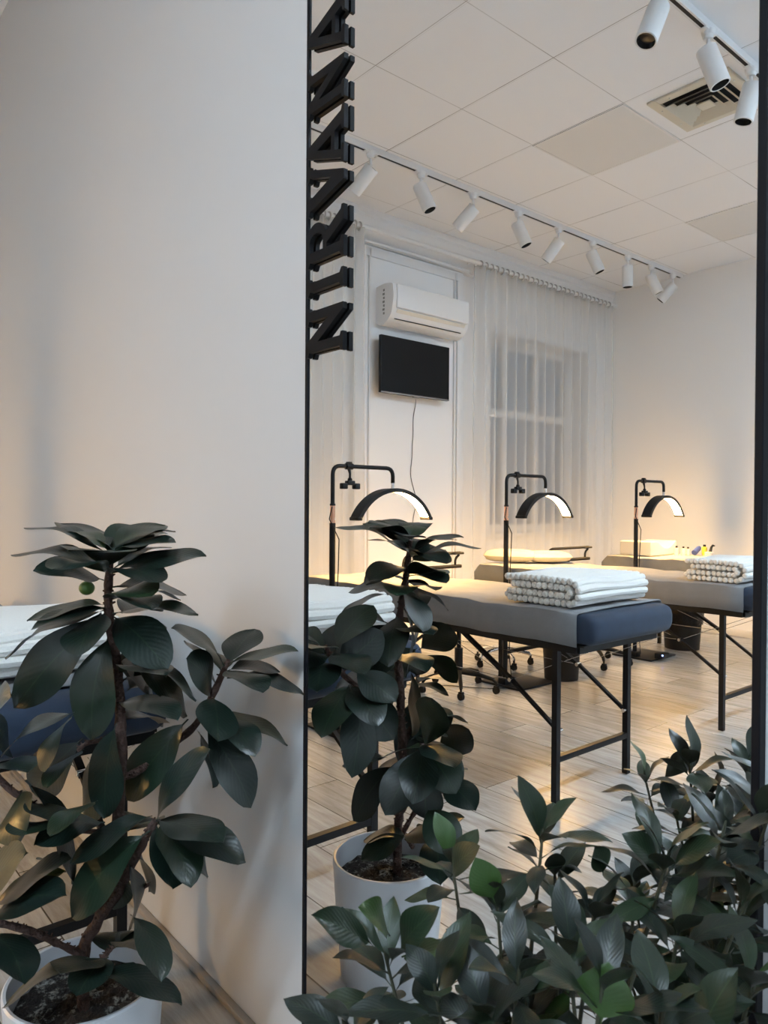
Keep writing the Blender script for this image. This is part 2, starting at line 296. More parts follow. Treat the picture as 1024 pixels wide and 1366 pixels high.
# leaf rows: base xyz, tip xyz, width, upper-side normal ; stems: xyz, radius ; nodes: xyz, leaf count
FIG_LEAVES=[(-0.339,1.241,1.043,-0.234,1.267,1.079,0.084,-0.276,-0.184,0.943),
(-0.339,1.241,1.042,-0.224,1.248,1.071,0.084,-0.250,0.044,0.967),
(-0.336,1.239,1.042,-0.257,1.172,1.054,0.084,-0.191,-0.049,0.980),
(-0.339,1.241,1.043,-0.379,1.390,1.081,0.084,0.148,-0.202,0.968),
(-0.346,1.248,1.042,-0.383,1.279,1.073,0.067,0.367,-0.406,0.837),
(-0.350,1.251,1.040,-0.453,1.338,1.078,0.084,0.189,-0.201,0.961),
(-0.347,1.248,1.013,-0.378,1.132,1.044,0.084,0.068,0.244,0.967),
(-0.337,1.239,1.012,-0.228,1.258,1.042,0.084,-0.260,-0.013,0.965),
(-0.339,1.241,1.006,-0.218,1.139,1.031,0.084,-0.325,-0.156,0.933),
(-0.348,1.249,1.012,-0.470,1.352,1.032,0.084,0.006,-0.188,0.982),
(-0.350,1.251,0.989,-0.461,1.249,1.014,0.084,0.210,-0.371,0.905),
(-0.343,1.244,1.003,-0.314,1.100,0.996,0.084,-0.021,-0.054,0.998),
(-0.338,1.253,0.960,-0.324,1.112,0.978,0.084,-0.271,0.093,0.958),
(-0.335,1.251,0.979,-0.210,1.232,0.955,0.084,0.154,-0.224,0.962),
(-0.335,1.251,0.969,-0.214,1.246,0.947,0.084,0.174,-0.056,0.983),
(-0.335,1.250,0.956,-0.325,1.111,0.957,0.084,0.092,0.011,0.996),
(-0.343,1.257,0.948,-0.446,1.344,0.918,0.084,-0.278,0.004,0.961),
(-0.341,1.255,0.941,-0.457,1.279,0.914,0.084,-0.242,-0.091,0.966),
(-0.342,1.256,0.938,-0.475,1.368,0.856,0.084,-0.456,0.109,0.883),
(-0.335,1.250,0.931,-0.224,1.156,0.933,0.084,-0.046,-0.031,0.998),
(-0.341,1.268,0.934,-0.459,1.366,0.769,0.084,-0.719,-0.687,0.107),
(-0.349,1.262,0.933,-0.411,1.190,0.880,0.084,-0.509,-0.186,0.841),
(-0.337,1.264,0.897,-0.359,1.281,0.715,0.084,-0.752,-0.658,0.033),
(-0.332,1.260,0.929,-0.284,1.141,0.849,0.084,-0.293,-0.611,0.735),
(-0.127,1.243,0.817,-0.234,1.243,0.898,0.084,0.567,-0.351,0.745),
(-0.138,1.251,0.772,-0.185,1.292,0.864,0.084,0.740,-0.388,0.550),
(-0.324,1.266,0.866,-0.217,1.175,0.781,0.084,0.474,-0.233,0.849),
(-0.303,1.248,0.844,-0.203,1.240,0.736,0.084,0.556,-0.613,0.562),
(-0.321,1.263,0.827,-0.296,1.120,0.842,0.084,0.067,0.115,0.991),
(-0.322,1.263,0.773,-0.276,1.120,0.768,0.084,-0.029,-0.039,0.999),
(-0.318,1.274,0.848,-0.233,1.319,0.759,0.084,0.729,-0.527,0.436),
(-0.335,1.235,0.749,-0.349,1.244,0.589,0.084,-0.926,-0.374,0.057),
(-0.214,1.211,0.739,-0.299,1.281,0.595,0.084,-0.852,-0.434,0.293),
(-0.301,1.151,0.597,-0.242,1.069,0.728,0.084,-0.863,0.151,0.481),
(-0.191,1.230,0.714,-0.205,1.139,0.636,0.084,0.807,-0.456,0.376),
(-0.114,1.258,0.815,-0.026,1.307,0.865,0.084,-0.402,-0.191,0.896),
(-0.113,1.257,0.815,-0.015,1.165,0.842,0.084,-0.181,0.067,0.981),
(-0.114,1.258,0.804,-0.015,1.229,0.790,0.084,0.063,-0.174,0.983),
(-0.122,1.252,0.803,-0.116,1.123,0.790,0.084,0.098,-0.100,0.990),
(-0.114,1.258,0.791,-0.015,1.146,0.762,0.084,0.105,-0.130,0.986),
(-0.145,1.258,0.766,-0.225,1.202,0.850,0.084,0.684,-0.710,0.170),
(-0.123,1.265,0.802,-0.101,1.382,0.829,0.084,0.499,-0.285,0.818),
(-0.163,1.220,0.768,-0.201,1.129,0.717,0.084,0.240,-0.548,0.801),
(-0.182,1.223,0.727,-0.115,1.164,0.571,0.084,0.188,-0.891,0.414),
(-0.160,1.231,0.738,-0.138,1.111,0.685,0.084,0.209,-0.362,0.909),
(-0.160,1.231,0.738,-0.038,1.164,0.669,0.084,0.347,-0.284,0.894),
(-0.299,1.150,0.603,-0.252,1.011,0.602,0.084,-0.033,-0.018,0.999),
(-0.299,1.150,0.597,-0.185,1.060,0.534,0.084,0.190,-0.392,0.900),
(-0.300,1.150,0.597,-0.313,1.057,0.532,0.084,0.413,-0.556,0.722),
(-0.298,1.149,0.599,-0.288,1.043,0.534,0.084,0.373,-0.462,0.805),
(-0.296,1.147,0.597,-0.200,1.162,0.474,0.084,0.720,-0.474,0.507),
(-0.304,1.155,0.611,-0.413,1.218,0.541,0.084,-0.496,0.103,0.862),
(-0.311,1.147,0.591,-0.407,1.226,0.449,0.084,-0.862,-0.287,0.418),
(-0.333,1.178,0.535,-0.331,1.175,0.425,0.084,0.831,-0.555,0.038),
(-0.331,1.175,0.450,-0.324,1.075,0.385,0.084,0.575,-0.416,0.704),
(-0.304,1.154,0.596,-0.289,1.282,0.539,0.084,0.048,0.408,0.912),
(-0.336,1.244,0.363,-0.238,1.287,0.320,0.084,0.389,0.030,0.921),
(-0.336,1.244,0.365,-0.315,1.102,0.402,0.084,0.243,0.276,0.930),
(-0.346,1.252,0.358,-0.292,1.346,0.328,0.084,0.129,0.226,0.965),
(-0.352,1.218,0.369,-0.423,1.156,0.363,0.067,-0.008,-0.074,0.997),
(-0.366,1.230,0.363,-0.444,1.165,0.402,0.084,0.285,0.217,0.934),
(-0.389,1.197,0.364,-0.286,1.082,0.329,0.084,0.295,-0.028,0.955),
(-0.401,1.233,0.363,-0.489,1.306,0.295,0.084,-0.374,0.348,0.860),
(-0.452,1.345,0.631,-0.482,1.250,0.584,0.084,-0.815,-0.035,0.578),
(-0.441,1.335,0.609,-0.430,1.196,0.611,0.084,0.334,0.041,0.942),
(-0.358,1.332,0.704,-0.405,1.457,0.585,0.084,-0.871,-0.469,-0.148),
(-0.350,1.325,0.671,-0.335,1.408,0.522,0.084,0.979,0.122,0.162),
(-0.372,1.279,0.701,-0.448,1.223,0.672,0.067,-0.463,0.177,0.868),
(-0.384,1.289,0.765,-0.481,1.371,0.690,0.084,-0.505,0.172,0.846),
(-0.396,1.260,0.771,-0.456,1.204,0.703,0.084,-0.802,0.166,0.573),
(-0.491,1.379,0.662,-0.473,1.230,0.697,0.084,-0.028,0.228,0.973),
(-0.506,1.392,0.751,-0.443,1.468,0.667,0.084,0.872,-0.389,0.296),
(-0.506,1.392,0.745,-0.492,1.250,0.816,0.084,-0.874,0.146,0.463),
(-0.349,1.244,0.584,-0.459,1.251,0.573,0.084,-0.100,-0.127,0.987),
(-0.372,1.212,0.635,-0.458,1.170,0.617,0.067,-0.279,0.153,0.948),
(-0.418,1.316,0.576,-0.482,1.234,0.600,0.084,0.070,0.230,0.971),
(-0.508,1.325,0.473,-0.482,1.192,0.590,0.084,-0.901,0.175,0.398),
(-0.503,1.321,0.442,-0.431,1.175,0.514,0.084,-0.498,0.172,0.850),
(-0.505,1.322,0.454,-0.405,1.239,0.541,0.084,-0.552,0.181,0.814),
(-0.505,1.322,0.458,-0.394,1.302,0.490,0.084,-0.244,0.191,0.951),
(-0.513,1.302,0.429,-0.492,1.174,0.401,0.084,0.356,-0.145,0.923),
(-0.426,1.309,0.515,-0.358,1.390,0.456,0.084,0.311,0.371,0.875),
(-0.447,1.341,0.650,-0.389,1.290,0.472,0.084,0.779,-0.487,0.395),
(-0.316,1.264,1.032,-0.209,1.355,1.067,0.084,-0.125,-0.232,0.965),
(-0.344,1.240,1.022,-0.258,1.314,1.078,0.084,-0.139,-0.490,0.861),
(-0.349,1.236,1.022,-0.434,1.165,1.046,0.084,0.207,0.085,0.975),
(-0.352,1.233,1.005,-0.464,1.139,1.023,0.084,0.121,0.042,0.992),
(-0.316,1.262,0.931,-0.232,1.333,0.919,0.084,0.200,-0.062,0.978),
(-0.301,1.275,0.918,-0.222,1.342,0.874,0.084,0.320,0.230,0.919),
(-0.301,1.274,0.851,-0.219,1.344,0.867,0.084,0.018,-0.246,0.969),
(-0.306,1.270,0.811,-0.217,1.345,0.837,0.084,-0.012,-0.312,0.950),
(-0.301,1.274,0.791,-0.199,1.360,0.767,0.084,0.324,-0.120,0.939),
(-0.311,1.265,0.744,-0.209,1.350,0.697,0.084,0.407,0.022,0.913),
(-0.313,1.260,0.531,-0.242,1.319,0.397,0.084,0.898,-0.158,0.410),
(-0.351,1.228,0.538,-0.336,1.240,0.431,0.084,0.922,0.348,0.171),
(-0.300,1.271,0.544,-0.221,1.338,0.524,0.084,0.202,0.064,0.977)]
FIG_STEMS=[[[-0.3629, 1.305, 0.3001, 0.011], [-0.3629, 1.3055, 0.3444, 0.0105], [-0.3464, 1.2792, 0.4037, 0.009], [-0.3321, 1.2553, 0.5057, 0.009], [-0.3222, 1.2483, 0.6213, 0.009], [-0.3192, 1.2536, 0.7224, 0.009], [-0.3212, 1.2631, 0.8243, 0.0085], [-0.3336, 1.2615, 0.9035, 0.008], [-0.341, 1.2555, 0.9689, 0.007], [-0.3397, 1.2421, 1.0396, 0.005]], [[-0.3464, 1.2792, 0.4037, 0.008], [-0.3346, 1.2306, 0.4587, 0.008], [-0.3258, 1.1976, 0.5129, 0.008], [-0.3166, 1.1643, 0.5658, 0.007], [-0.3006, 1.1513, 0.6026, 0.006]], [[-0.3241, 1.2503, 0.6469, 0.007], [-0.2809, 1.2531, 0.6557, 0.006], [-0.2228, 1.2437, 0.6923, 0.006], [-0.1905, 1.2299, 0.7232, 0.006], [-0.15, 1.2486, 0.7631, 0.0065], [-0.112, 1.2564, 0.8239, 0.005]], [[-0.3662, 1.2951, 0.3388, 0.006], [-0.404, 1.3013, 0.3699, 0.006], [-0.4512, 1.3024, 0.41, 0.006], [-0.5081, 1.3246, 0.4383, 0.006]], [[-0.3321, 1.2559, 0.557, 0.005], [-0.3811, 1.2974, 0.563, 0.005], [-0.4407, 1.3352, 0.609, 0.005], [-0.4766, 1.366, 0.6431, 0.005], [-0.5057, 1.3913, 0.7001, 0.004]], [[-0.342, 1.2627, 0.4286, 0.004], [-0.3164, 1.2282, 0.4534, 0.004], [-0.2931, 1.1958, 0.4779, 0.003]], [[-0.3694, 1.3153, 0.6911, 0.004], [-0.3579, 1.2927, 0.7075, 0.004], [-0.3222, 1.256, 0.7159, 0.004]], [[-0.3637, 1.2536, 0.3258, 0.006], [-0.3457, 1.2517, 0.3513, 0.005], [-0.334, 1.242, 0.368, 0.003]]]
RUBBER_NODES=[[-0.1595, 0.4839, 0.7585, 9], [-0.2018, 0.5714, 0.7101, 8], [-0.3603, 0.4958, 0.699, 9], [-0.2247, 0.4859, 0.6976, 8], [-0.1354, 0.3589, 0.7714, 9], [-0.17, 0.4136, 0.7097, 8], [-0.0647, 0.3386, 0.7828, 8], [-0.1013, 0.3034, 0.7368, 9], [-0.1841, 0.3211, 0.7329, 9], [-0.3122, 0.3116, 0.7478, 7], [-0.3691, 0.4248, 0.71, 8], [-0.3044, 0.3963, 0.7126, 9], [-0.1754, 0.2611, 0.7208, 8], [-0.2371, 0.3917, 0.7067, 8], [-0.103, 0.4094, 0.7142, 7], [-0.0527, 0.3669, 0.7146, 7], [-0.4228, 0.4698, 0.6821, 6], [-0.0231, 0.3166, 0.786, 7], [-0.3388, 0.3989, 0.6889, 7], [-0.2779, 0.2825, 0.7312, 8], [-0.1321, 0.4863, 0.7005, 6], [-0.179, 0.2899, 0.682, 7]]
RUBBER_LEAVES=[(-0.159,0.484,0.760,-0.179,0.501,0.835,0.032,-0.054,-0.976,0.210),
(-0.235,0.482,0.726,-0.250,0.495,0.771,0.033,-0.595,-0.803,0.037),
(-0.371,0.505,0.724,-0.437,0.510,0.774,0.032,0.369,-0.741,0.561),
(-0.361,0.497,0.733,-0.414,0.472,0.789,0.032,0.656,-0.687,0.312),
(-0.355,0.492,0.716,-0.358,0.437,0.784,0.032,-0.969,0.208,0.130),
(-0.353,0.489,0.716,-0.355,0.426,0.741,0.032,-0.307,0.361,0.881),
(-0.152,0.477,0.768,-0.102,0.435,0.764,0.032,0.087,0.000,0.996),
(-0.127,0.430,0.739,-0.134,0.436,0.770,0.032,-0.095,-0.977,0.193),
(-0.312,0.311,0.733,-0.307,0.308,0.779,0.043,-0.877,-0.477,0.060),
(-0.257,0.264,0.715,-0.233,0.245,0.776,0.032,-0.896,0.192,0.402),
(-0.135,0.359,0.771,-0.165,0.385,0.809,0.032,0.038,-0.810,0.586),
(-0.130,0.354,0.775,-0.137,0.302,0.821,0.032,-0.520,0.597,0.611),
(-0.133,0.357,0.768,-0.078,0.311,0.772,0.032,-0.128,-0.065,0.990),
(-0.219,0.560,0.716,-0.231,0.506,0.773,0.032,-0.885,0.416,0.209)]
FIG_FRUIT=(-0.352,1.329,0.970)
WORLD_S, DAY_W, EXPO = .12, 10., .70

# ------------------------------------------------------------------ the room
W, L, H, Y0 = 5.68, 4.24, 3.25, -2.2
def st(name, bm, m, **k): o = new(name, bm, m, **k); tag(o, kind='structure'); return o
b = BM(); box(b, -.16, W+.16, Y0-.16, L+.4, -.1, 0); st('floor', b, 'floor', smooth=False)
b = BM(); box(b, -.16, W+.16, Y0-.16, L+.4, H, H+.1); st('ceiling', b, 'ceiling', smooth=False)
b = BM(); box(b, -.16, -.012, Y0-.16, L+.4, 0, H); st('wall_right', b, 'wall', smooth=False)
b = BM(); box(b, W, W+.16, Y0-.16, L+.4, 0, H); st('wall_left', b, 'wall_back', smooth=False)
# back wall with the curtained window opening
wx0, wx1, wz0, wz1 = 3.98, 5.38, .88, 2.62
b = BM()
for x0, x1, z0, z1 in ((-.012, wx0, 0, H), (wx1, W, 0, H), (wx0, wx1, 0, wz0), (wx0, wx1, wz1, H)): box(b, x0, x1, L, L+.36, z0, z1)
st('wall_back', b, 'wall_back', smooth=False)
# front wall (behind the photographer) with a wide shop window
b = BM()
for x0, x1, z0, z1 in ((-.012, .7, 0, H), (4.9, W, 0, H), (.7, 4.9, 0, .5), (.7, 4.9, 2.7, H)): box(b, x0, x1, Y0-.16, Y0, z0, z1)
st('wall_front', b, 'wall_back', smooth=False)
b = BM()
for x in (.73, 2.1, 3.5, 4.87): box(b, x-.03, x+.03, Y0-.11, Y0-.05, .5, 2.7)
for z in (.53, 2.67): box(b, .7, 4.9, Y0-.11, Y0-.05, z-.03, z+.03)
w2 = st('window_2', b, 'black', smooth=False)
b = BM(); box(b, .74, 4.86, Y0-.085, Y0-.075, .55, 2.65); new('pane', b, 'glass', w2, smooth=False)
# back window frame
b = BM(); fy0, fy1 = L+.20, L+.27
for x in (wx0+.035, 4.40, 4.86, wx1-.035): box(b, x-.035, x+.035, fy0, fy1, wz0, wz1)
for z in (wz0+.035, 1.96, wz1-.035): box(b, wx0, wx1, fy0-.002, fy1+.002, z-.035, z+.035)
w1 = st('window_1', b, 'trim', smooth=False)
b = BM(); box(b, wx0+.03, wx1-.03, L+.232, L+.238, wz0+.03, wz1-.03); new('pane', b, 'glass', w1, smooth=False)
b = BM(); box(b, wx0-.04, wx1+.04, L-.05, L+.20, wz0-.03, wz0+.001, .006); new('sill', b, 'trim', w1)
# pier between the curtains and its trims
b = BM(); box(b, 2.47, 3.60, L-.035, L+.001, 0, 3.02); st('trim_1', b, 'wall_back', smooth=False)
b = BM()
for x0, x1 in ((2.47, 2.57), (2.60, 2.615), (3.485, 3.50), (3.52, 3.60)): box(b, x0, x1, L-.052, L-.034, .1, 3.0, .003)
box(b, 2.57, 3.52, L-.052, L-.034, 2.94, 3.0, .003)
st('trim_2', b, 'trim')
b = BM()
prof = [(0, 3.02), (.03, 3.03), (.035, 3.06), (.055, 3.08), (.06, 3.12), (.09, 3.15), (.10, 3.19), (.12, 3.205), (.12, 3.2495), (0, 3.2495)]
r0 = [b.verts.new((-.012, L-d, z)) for d, z in prof]; r1 = [b.verts.new((W, L-d, z)) for d, z in prof]
for i in range(len(prof)): j = (i+1) % len(prof); b.faces.new((r0[i], r0[j], r1[j], r1[i]))
b.faces.new(r0); b.faces.new(r1[::-1]); st('trim_3', b, 'trim')
b = BM(); box(b, -.012, .006, Y0, L, 0, .016, .003); st('baseboard_right', b, mat('wood_edge_strip', (.26, .235, .21), .4, var=(8, .3)))
b = BM(); box(b, W-.014, W, Y0, L, 0, .06, .003); st('baseboard_left', b, 'trim')
b = BM(); box(b, -.012, W, L-.05, L, 0, .06, .003); st('baseboard_back', b, 'trim')

# ------------------------------------------------------------------ ceiling fittings
def panel(x0, y0, label, m='panel', name='ceiling_panel', cat='panel', group=None):
    t = empty(name, (x0+.3, y0+.3, H), label, cat, group)
    b = BM()
    for a in ((-.3, -.288, -.3, .3), (.288, .3, -.3, .3), (-.288, .288, -.3, -.288), (-.288, .288, .288, .3)): box(b, *a, -.006, .0)
    new('frame', b, 'trim', t)
    b = BM(); box(b, -.288, .288, -.288, .288, -.004, .0); new('diffuser', b, m, t, smooth=False)
    return t
panel(2.69, 2.178, 'flat grey square panel in the ceiling beside the air vent')
panel(4.49, 2.178, 'flat grey square ceiling panel cut off by the right edge of the mirror')
for i, x in enumerate((1.7, 3.1, 4.5)):
    t = empty('ceiling_light', (x, -.30, H), ['slim white lit ceiling light nearest the mirror wall, behind the photographer', 'slim white lit ceiling light in the middle of its row, behind the photographer', 'slim white lit ceiling light farthest from the mirror wall, behind the photographer'][i], 'light', 'slim lit ceiling lights')
    b = BM(); box(b, -.62, .62, -.05, .05, -.035, 0, .004); new('housing', b, 'white_metal', t)
    b = BM(); box(b, -.60, .60, -.035, .035, -.041, -.0345, .002); new('diffuser', b, 'panel_light', t)
# four-way vent
t = empty('air_vent', (2.99, 1.88, H), 'square cream metal ceiling air vent with nested frames', 'vent')
b = BM()
for s, k in ((.215, .165),):
    for a in ((-s, s, -s, -k), (-s, s, k, s), (-s, -k, -k, k), (k, s, -k, k)): box(b, *a, -.014, .0, .003)
new('frame', b, 'vent', t)
b = BM(); box(b, -.166, .166, -.166, .166, -.002, .0); new('shade_sheet', b, 'vent_dark', t, smooth=False)  # flat black sheet painted as the shade behind the louvres
for k, s in enumerate((.150, .112, .074)):
    b = BM(); h0, h1 = -.030, -.006; s2 = s-.030
    o = [b.verts.new(p) for p in ((-s, -s, h0), (s, -s, h0), (s, s, h0), (-s, s, h0))]
    i_ = [b.verts.new(p) for p in ((-s2, -s2, h1), (s2, -s2, h1), (s2, s2, h1), (-s2, s2, h1))]
    for q in range(4): b.faces.new((o[q], o[(q+1) % 4], i_[(q+1) % 4], i_[q]))
    new('louvre', b, 'vent', t, smooth=False)
b = BM(); box(b, -.036, .036, -.036, .036, -.028, -.020, .002); new('centre_plate', b, 'vent', t)
for sx in (-.19, .19):
    for sy in (-.1, .1):
        for q in ((sx, sy), (sy, sx)): b = BM(); cyl(b, (*q, -.016), (*q, -.012), .005, 8); new('screw', b, 'chrome', t)

def track(y, x0, x1, label):
    t = empty('lighting_track', ((x0+x1)/2, y, H), label, 'track', 'white lighting tracks')
    h = (x1-x0)/2; b = BM()
    box(b, -h, h, -.018, -.008, -.034, 0, .001, 1); box(b, -h, h, .008, .018, -.034, 0, .001, 1); box(b, -h, h, -.008, .008, -.012, 0)
    new('rail', b, 'white_metal', t, smooth=False)
    b = BM(); box(b, -h, h, -.0079, .0079, -.0335, -.0125); new('slot', b, 'black', t, smooth=False)
    for q in (-h-.02, h): b = BM(); box(b, q, q+.02, -.019, .019, -.035, 0, .002); new('end_cap', b, 'white_plastic', t)
track(3.42, .5, 5.63, 'long white ceiling lighting track near the curtains carrying nine spotlights')
track(1.58, 1.6, 4.6, 'white ceiling lighting track crossing the upper right corner of the mirror')
def spot(x, y, d, label, rear, group='white spotlights on the tracks'):
    t = empty('track_spotlight', (x, y, H-.034), label, 'spotlight', group)
    d = Vector(d).normalized()
    b = BM(); cyl(b, (0, 0, .004), (0, 0, -.018), .030, 18, .026); cyl(b, (0, 0, -.018), (0, 0, -.034), .024, 18, .02); box(b, -.05, .05, -.016, .016, -.004, .006, .002)
    new('adapter', b, 'white_plastic', t)
    b = BM(); pv = Vector((0, 0, -.078)); cyl(b, (0, 0, -.034), pv, .008, 10); ball(b, pv, .013); new('bracket', b, 'white_metal', t)
    c = pv + (d*.055 if not rear else d*.065) + Vector((0, 0, -.02)) if abs(d.z) < .98 else pv+Vector((0, 0, -.08))
    a, e = c-d*.08, c+d*.08
    b = BM()
    q = Vector((0, 0, 1)).rotation_difference(d)
    c = pv+(c-pv)*1.1
    prof = [(.0, -.075), (.030, -.075), (.0385, -.078), (.040, -.072), (.040, .078), (.038, .08), (.034, .08), (.033, .05), (0, .05)]
    lathe(b, prof, 28)
    for v in b.verts: v.co = q @ (v.co*1.12) + c
    new('body', b, 'white_metal', t)
    b = BM(); lathe(b, [(0, .05), (.0328, .052), (.0335, .0785), (.0315, .0785), (.028, .058), (0, .054)], 24)
    for v in b.verts: v.co = q @ (v.co*1.12) + c
    new('lens', b, 'lens', t)
    b = BM(); lathe(b, [(0, -.0765), (.029, -.0765), (.029, -.0745), (0, -.0745)], 24)
    for v in b.verts: v.co = q @ (v.co*1.12) + c
    new('rear_cap', b, 'black', t)
    return t
Dd = (.25, -.3, -.92); Uu = (-.27, .687, -.68)
for x, d, r, lab in ((1.98, Uu, 1, 'first white spotlight from the left on the long track, tilted down to the left'),
        (2.39, Dd, 0, 'second white spotlight from the left on the long track, its dark lens facing down right'),
        (2.87, Uu, 1, 'third white spotlight from the left on the long track, tilted down to the left'),
        (3.34, Dd, 0, 'fourth white spotlight from the left on the long track, lens pointing down right'),
        (3.81, (-.22, .58, -.78), 1, 'fifth white spotlight from the left on the long track, tilted left with its lens hidden'),
        (4.25, Dd, 0, 'sixth white spotlight from the left on the long track, above the right curtain'),
        (4.76, (.02, 0, -1), 0, 'seventh white spotlight on the long track, hanging straight down'),
        (5.13, (.33, -.3, -.9), 0, 'eighth white spotlight on the long track, second from its right end'),
        (5.50, (-.3, .6, -.75), 1, 'last white spotlight at the right end of the long track, beside the wall')):
    spot(x, 3.42, d, lab, r)
spot(1.97, 1.58, (-.40, .08, -.9), 'large white spotlight cut by the top edge of the picture', 0)
spot(2.40, 1.58, (.20, -.28, -.93), 'large white spotlight above the air vent, its dark lens showing', 0)
spot(2.83, 1.58, (-.12, .18, -.95), 'large white spotlight at the right edge of the mirror', 0)

# ------------------------------------------------------------------ curtains, rods
def curtain(x0, x1, n, label, amp=.030, ph=0., rmin=2.0):
    t = empty('curtain', ((x0+x1)/2, 4.08, 0), label, 'curtain', 'sheer white curtains'); cx = (x0+x1)/2
    b = BM(); cols = []; N = n*10; zs = [.02, .3, .8, 1.4, 2.0, 2.6, 2.9, 3.0, 3.068]
    rnd = random.Random(n); jit = [rnd.uniform(-.25, .25) for _ in range(n+2)]
    for i in range(N+1):
        u = i/N; k = u*n; col = []
        for z in zs:
            low = 1-z/3.1
            x = x0+(x1-x0)*u + .012*low*math.sin(k*1.7+z) - cx
            a = amp*(1+.25*jit[int(k)])*(1+.25*low)
            y = a*math.sin(2*PI*k+ph+.5*low*jit[int(k)]) + .008*math.sin(6*PI*k+z*2)*low
            col.append(b.verts.new((x, y, z)))
        cols.append(col)
    for a, c in zip(cols, cols[1:]):
        for j in range(len(zs)-1): b.faces.new((a[j], c[j], c[j+1], a[j+1]))
    new('fabric', b, 'curtain', t, recalc=False)
    b = BM(); cols = []
    for i in range(N+1):
        u = i/N; k = u*n; x = x0+(x1-x0)*u-cx; a = amp*(1+.25*jit[int(k)])
        cols.append([b.verts.new((x, a*math.sin(2*PI*k+ph)-.0015, z)) for z in (2.985, 3.066)])
    for a, c in zip(cols, cols[1:]): b.faces.new((a[0], c[0], c[1], a[1]))
    new('header_band', b, 'curtain', t, recalc=False)
    for i in range(2*n):
        x = x0+(x1-x0)*(i/2)/n-cx
        if not (x0+.01 < x+cx < x1-.01): continue
        b = BM(); torus(b, (x, 0, 3.077), .027, .006, 'x', 20, 6); new('ring', b, 'ring', t)
curtain(3.60, 5.56, 15, 'sheer white curtain in deep folds over the window, right of the television')
curtain(1.75, 2.46, 8, 'sheer white curtain gathered left of the air conditioner, partly behind the black letters')
t = empty('curtain_rod', (3.55, 4.08, 3.085), 'long white curtain rod with rings running along the ceiling moulding', 'curtain rod')
b = BM(); cyl(b, (-1.9, 0, 0), (2.05, 0, 0), .017, 14); new('rod', b, 'white_metal', t)
for x in (.04, 1.15): b = BM(); cyl(b, (x-.02, 0, 0), (x+.02, 0, 0), .019, 14); cyl(b, (x, 0, 0), (x, .07, .0), .008, 8); new('bracket', b, 'white_metal', t)
b = BM(); cyl(b, (2.05, 0, 0), (2.065, 0, 0), .021, 14); new('end_knob', b, 'white_metal', t)
t = empty('short_curtain_rod', (3.05, 4.165, 3.03), 'short white curtain rod above the air conditioner, below the long rod', 'curtain rod')
b = BM(); cyl(b, (-.56, 0, 0), (.56, 0, 0), .012, 14); new('rod', b, 'white_metal', t)
for q in (-.57, .57): b = BM(); ball(b, (q, 0, 0), .02); new('end_knob', b, 'white_metal', t)

# ------------------------------------------------------------------ air conditioner and television
PY = L-.035
t = empty('air_conditioner', (3.07, PY, 2.44), 'white wall-mounted air conditioner above the black television', 'air conditioner')
def side_profile(): # (depth, z)
    pts = [(0, 0.02), (.0, .285), (.10, .295), (.165, .285)]
    pts += [(.185+.012*math.sin(k/6*PI/2*2), .275-.16*k/6) for k in range(0, 7)]
    pts += [(.18, .085), (.165, .055), (.13, .02), (.09, .0), (.04, -.0)]
    return pts
b = BM(); pr = side_profile(); hw = .395
r0 = [b.verts.new((-hw, -d, z)) for d, z in pr]; r1 = [b.verts.new((hw, -d, z)) for d, z in pr]
for i in range(len(pr)): j = (i+1) % len(pr); b.faces.new((r0[i], r0[j], r1[j], r1[i]))
b.faces.new(r0); b.faces.new(r1[::-1])
new('body', b, 'white_plastic', t)
b = BM(); box(b, -hw+.03, hw-.012, -.205, -.185, .105, .278, .01, 3); new('front_panel', b, 'white_plastic', t)
b = BM()
for k in range(1): 
    vs = [b.verts.new(p) for p in ((-.35, -.190, .096), (.36, -.190, .096), (.36, -.152, .042), (-.35, -.152, .042), (-.35, -.184, .092), (.36, -.184, .092), (.36, -.146, .038), (-.35, -.146, .038))]
    for f in ((0, 1, 2, 3), (7, 6, 5, 4), (0, 4, 5, 1), (1, 5, 6, 2), (2, 6, 7, 3), (3, 7, 4, 0)): b.faces.new([vs[i] for i in f])
new('air_flap', b, mat('cream_flap', (.70, .66, .58), .3), t, smooth=False)
b = BM(); bar(b, (-.345, -.151, .036), (.345, -.151, .036), .006); new('air_slot_shade', b, 'black', t)  # solid black strip in place of the shade in the outlet
b = BM()
for k in range(7): box(b, -hw-.0015, -hw+.001, -.098, -.082+.006*(k % 2), .07+k*.028, .07+k*.028+.016)
new('side_sticker', b, mat('grey_sticker', (.25, .26, .25), .6), t, smooth=False)
t = empty('television', (2.99, PY, 1.94), 'flat black wall-mounted television below the air conditioner', 'television')
b = BM(); box(b, -.35, .35, -.105, -.075, .0, .42, .004); new('casing', b, 'black', t)
b = BM(); box(b, -.344, .344, -.1065, -.104, .012, .414); new('screen', b, 'tv', t, smooth=False)
b = BM(); box(b, -.349, .349, -.108, -.100, .0, .010, .002); box(b, -.03, .03, -.108, -.09, -.008, .0, .002); new('lower_bezel', b, mat('grey_bezel', (.22, .22, .23), .35), t)
b = BM(); box(b, -.1, .1, -.076, 0, .1, .3, .005); new('wall_mount', b, 'black', t)
pts = [(3.06, 1.94), (3.075, 1.88), (3.045, 1.80), (3.055, 1.68), (3.04, 1.58), (3.045, 1.47), (3.015, 1.36), (3.06, 1.25), (3.10, 1.14), (3.06, 1.05), (3.045, .93), (3.06, .80), (3.05, .62), (3.06, .4)]
b = BM(); sweep(b, [Vector((x, PY-.0035-(.02 if z > 1.93 else 0), z)) for x, z in pts], .0032, 6)
md = tag(new('television_cable', b, mat('grey_cable', (.10, .10, .10), .5)), 'thin wavy cable hanging on the wall below the television', 'cable')
md.modifiers.new('s', 'SUBSURF').render_levels = 2

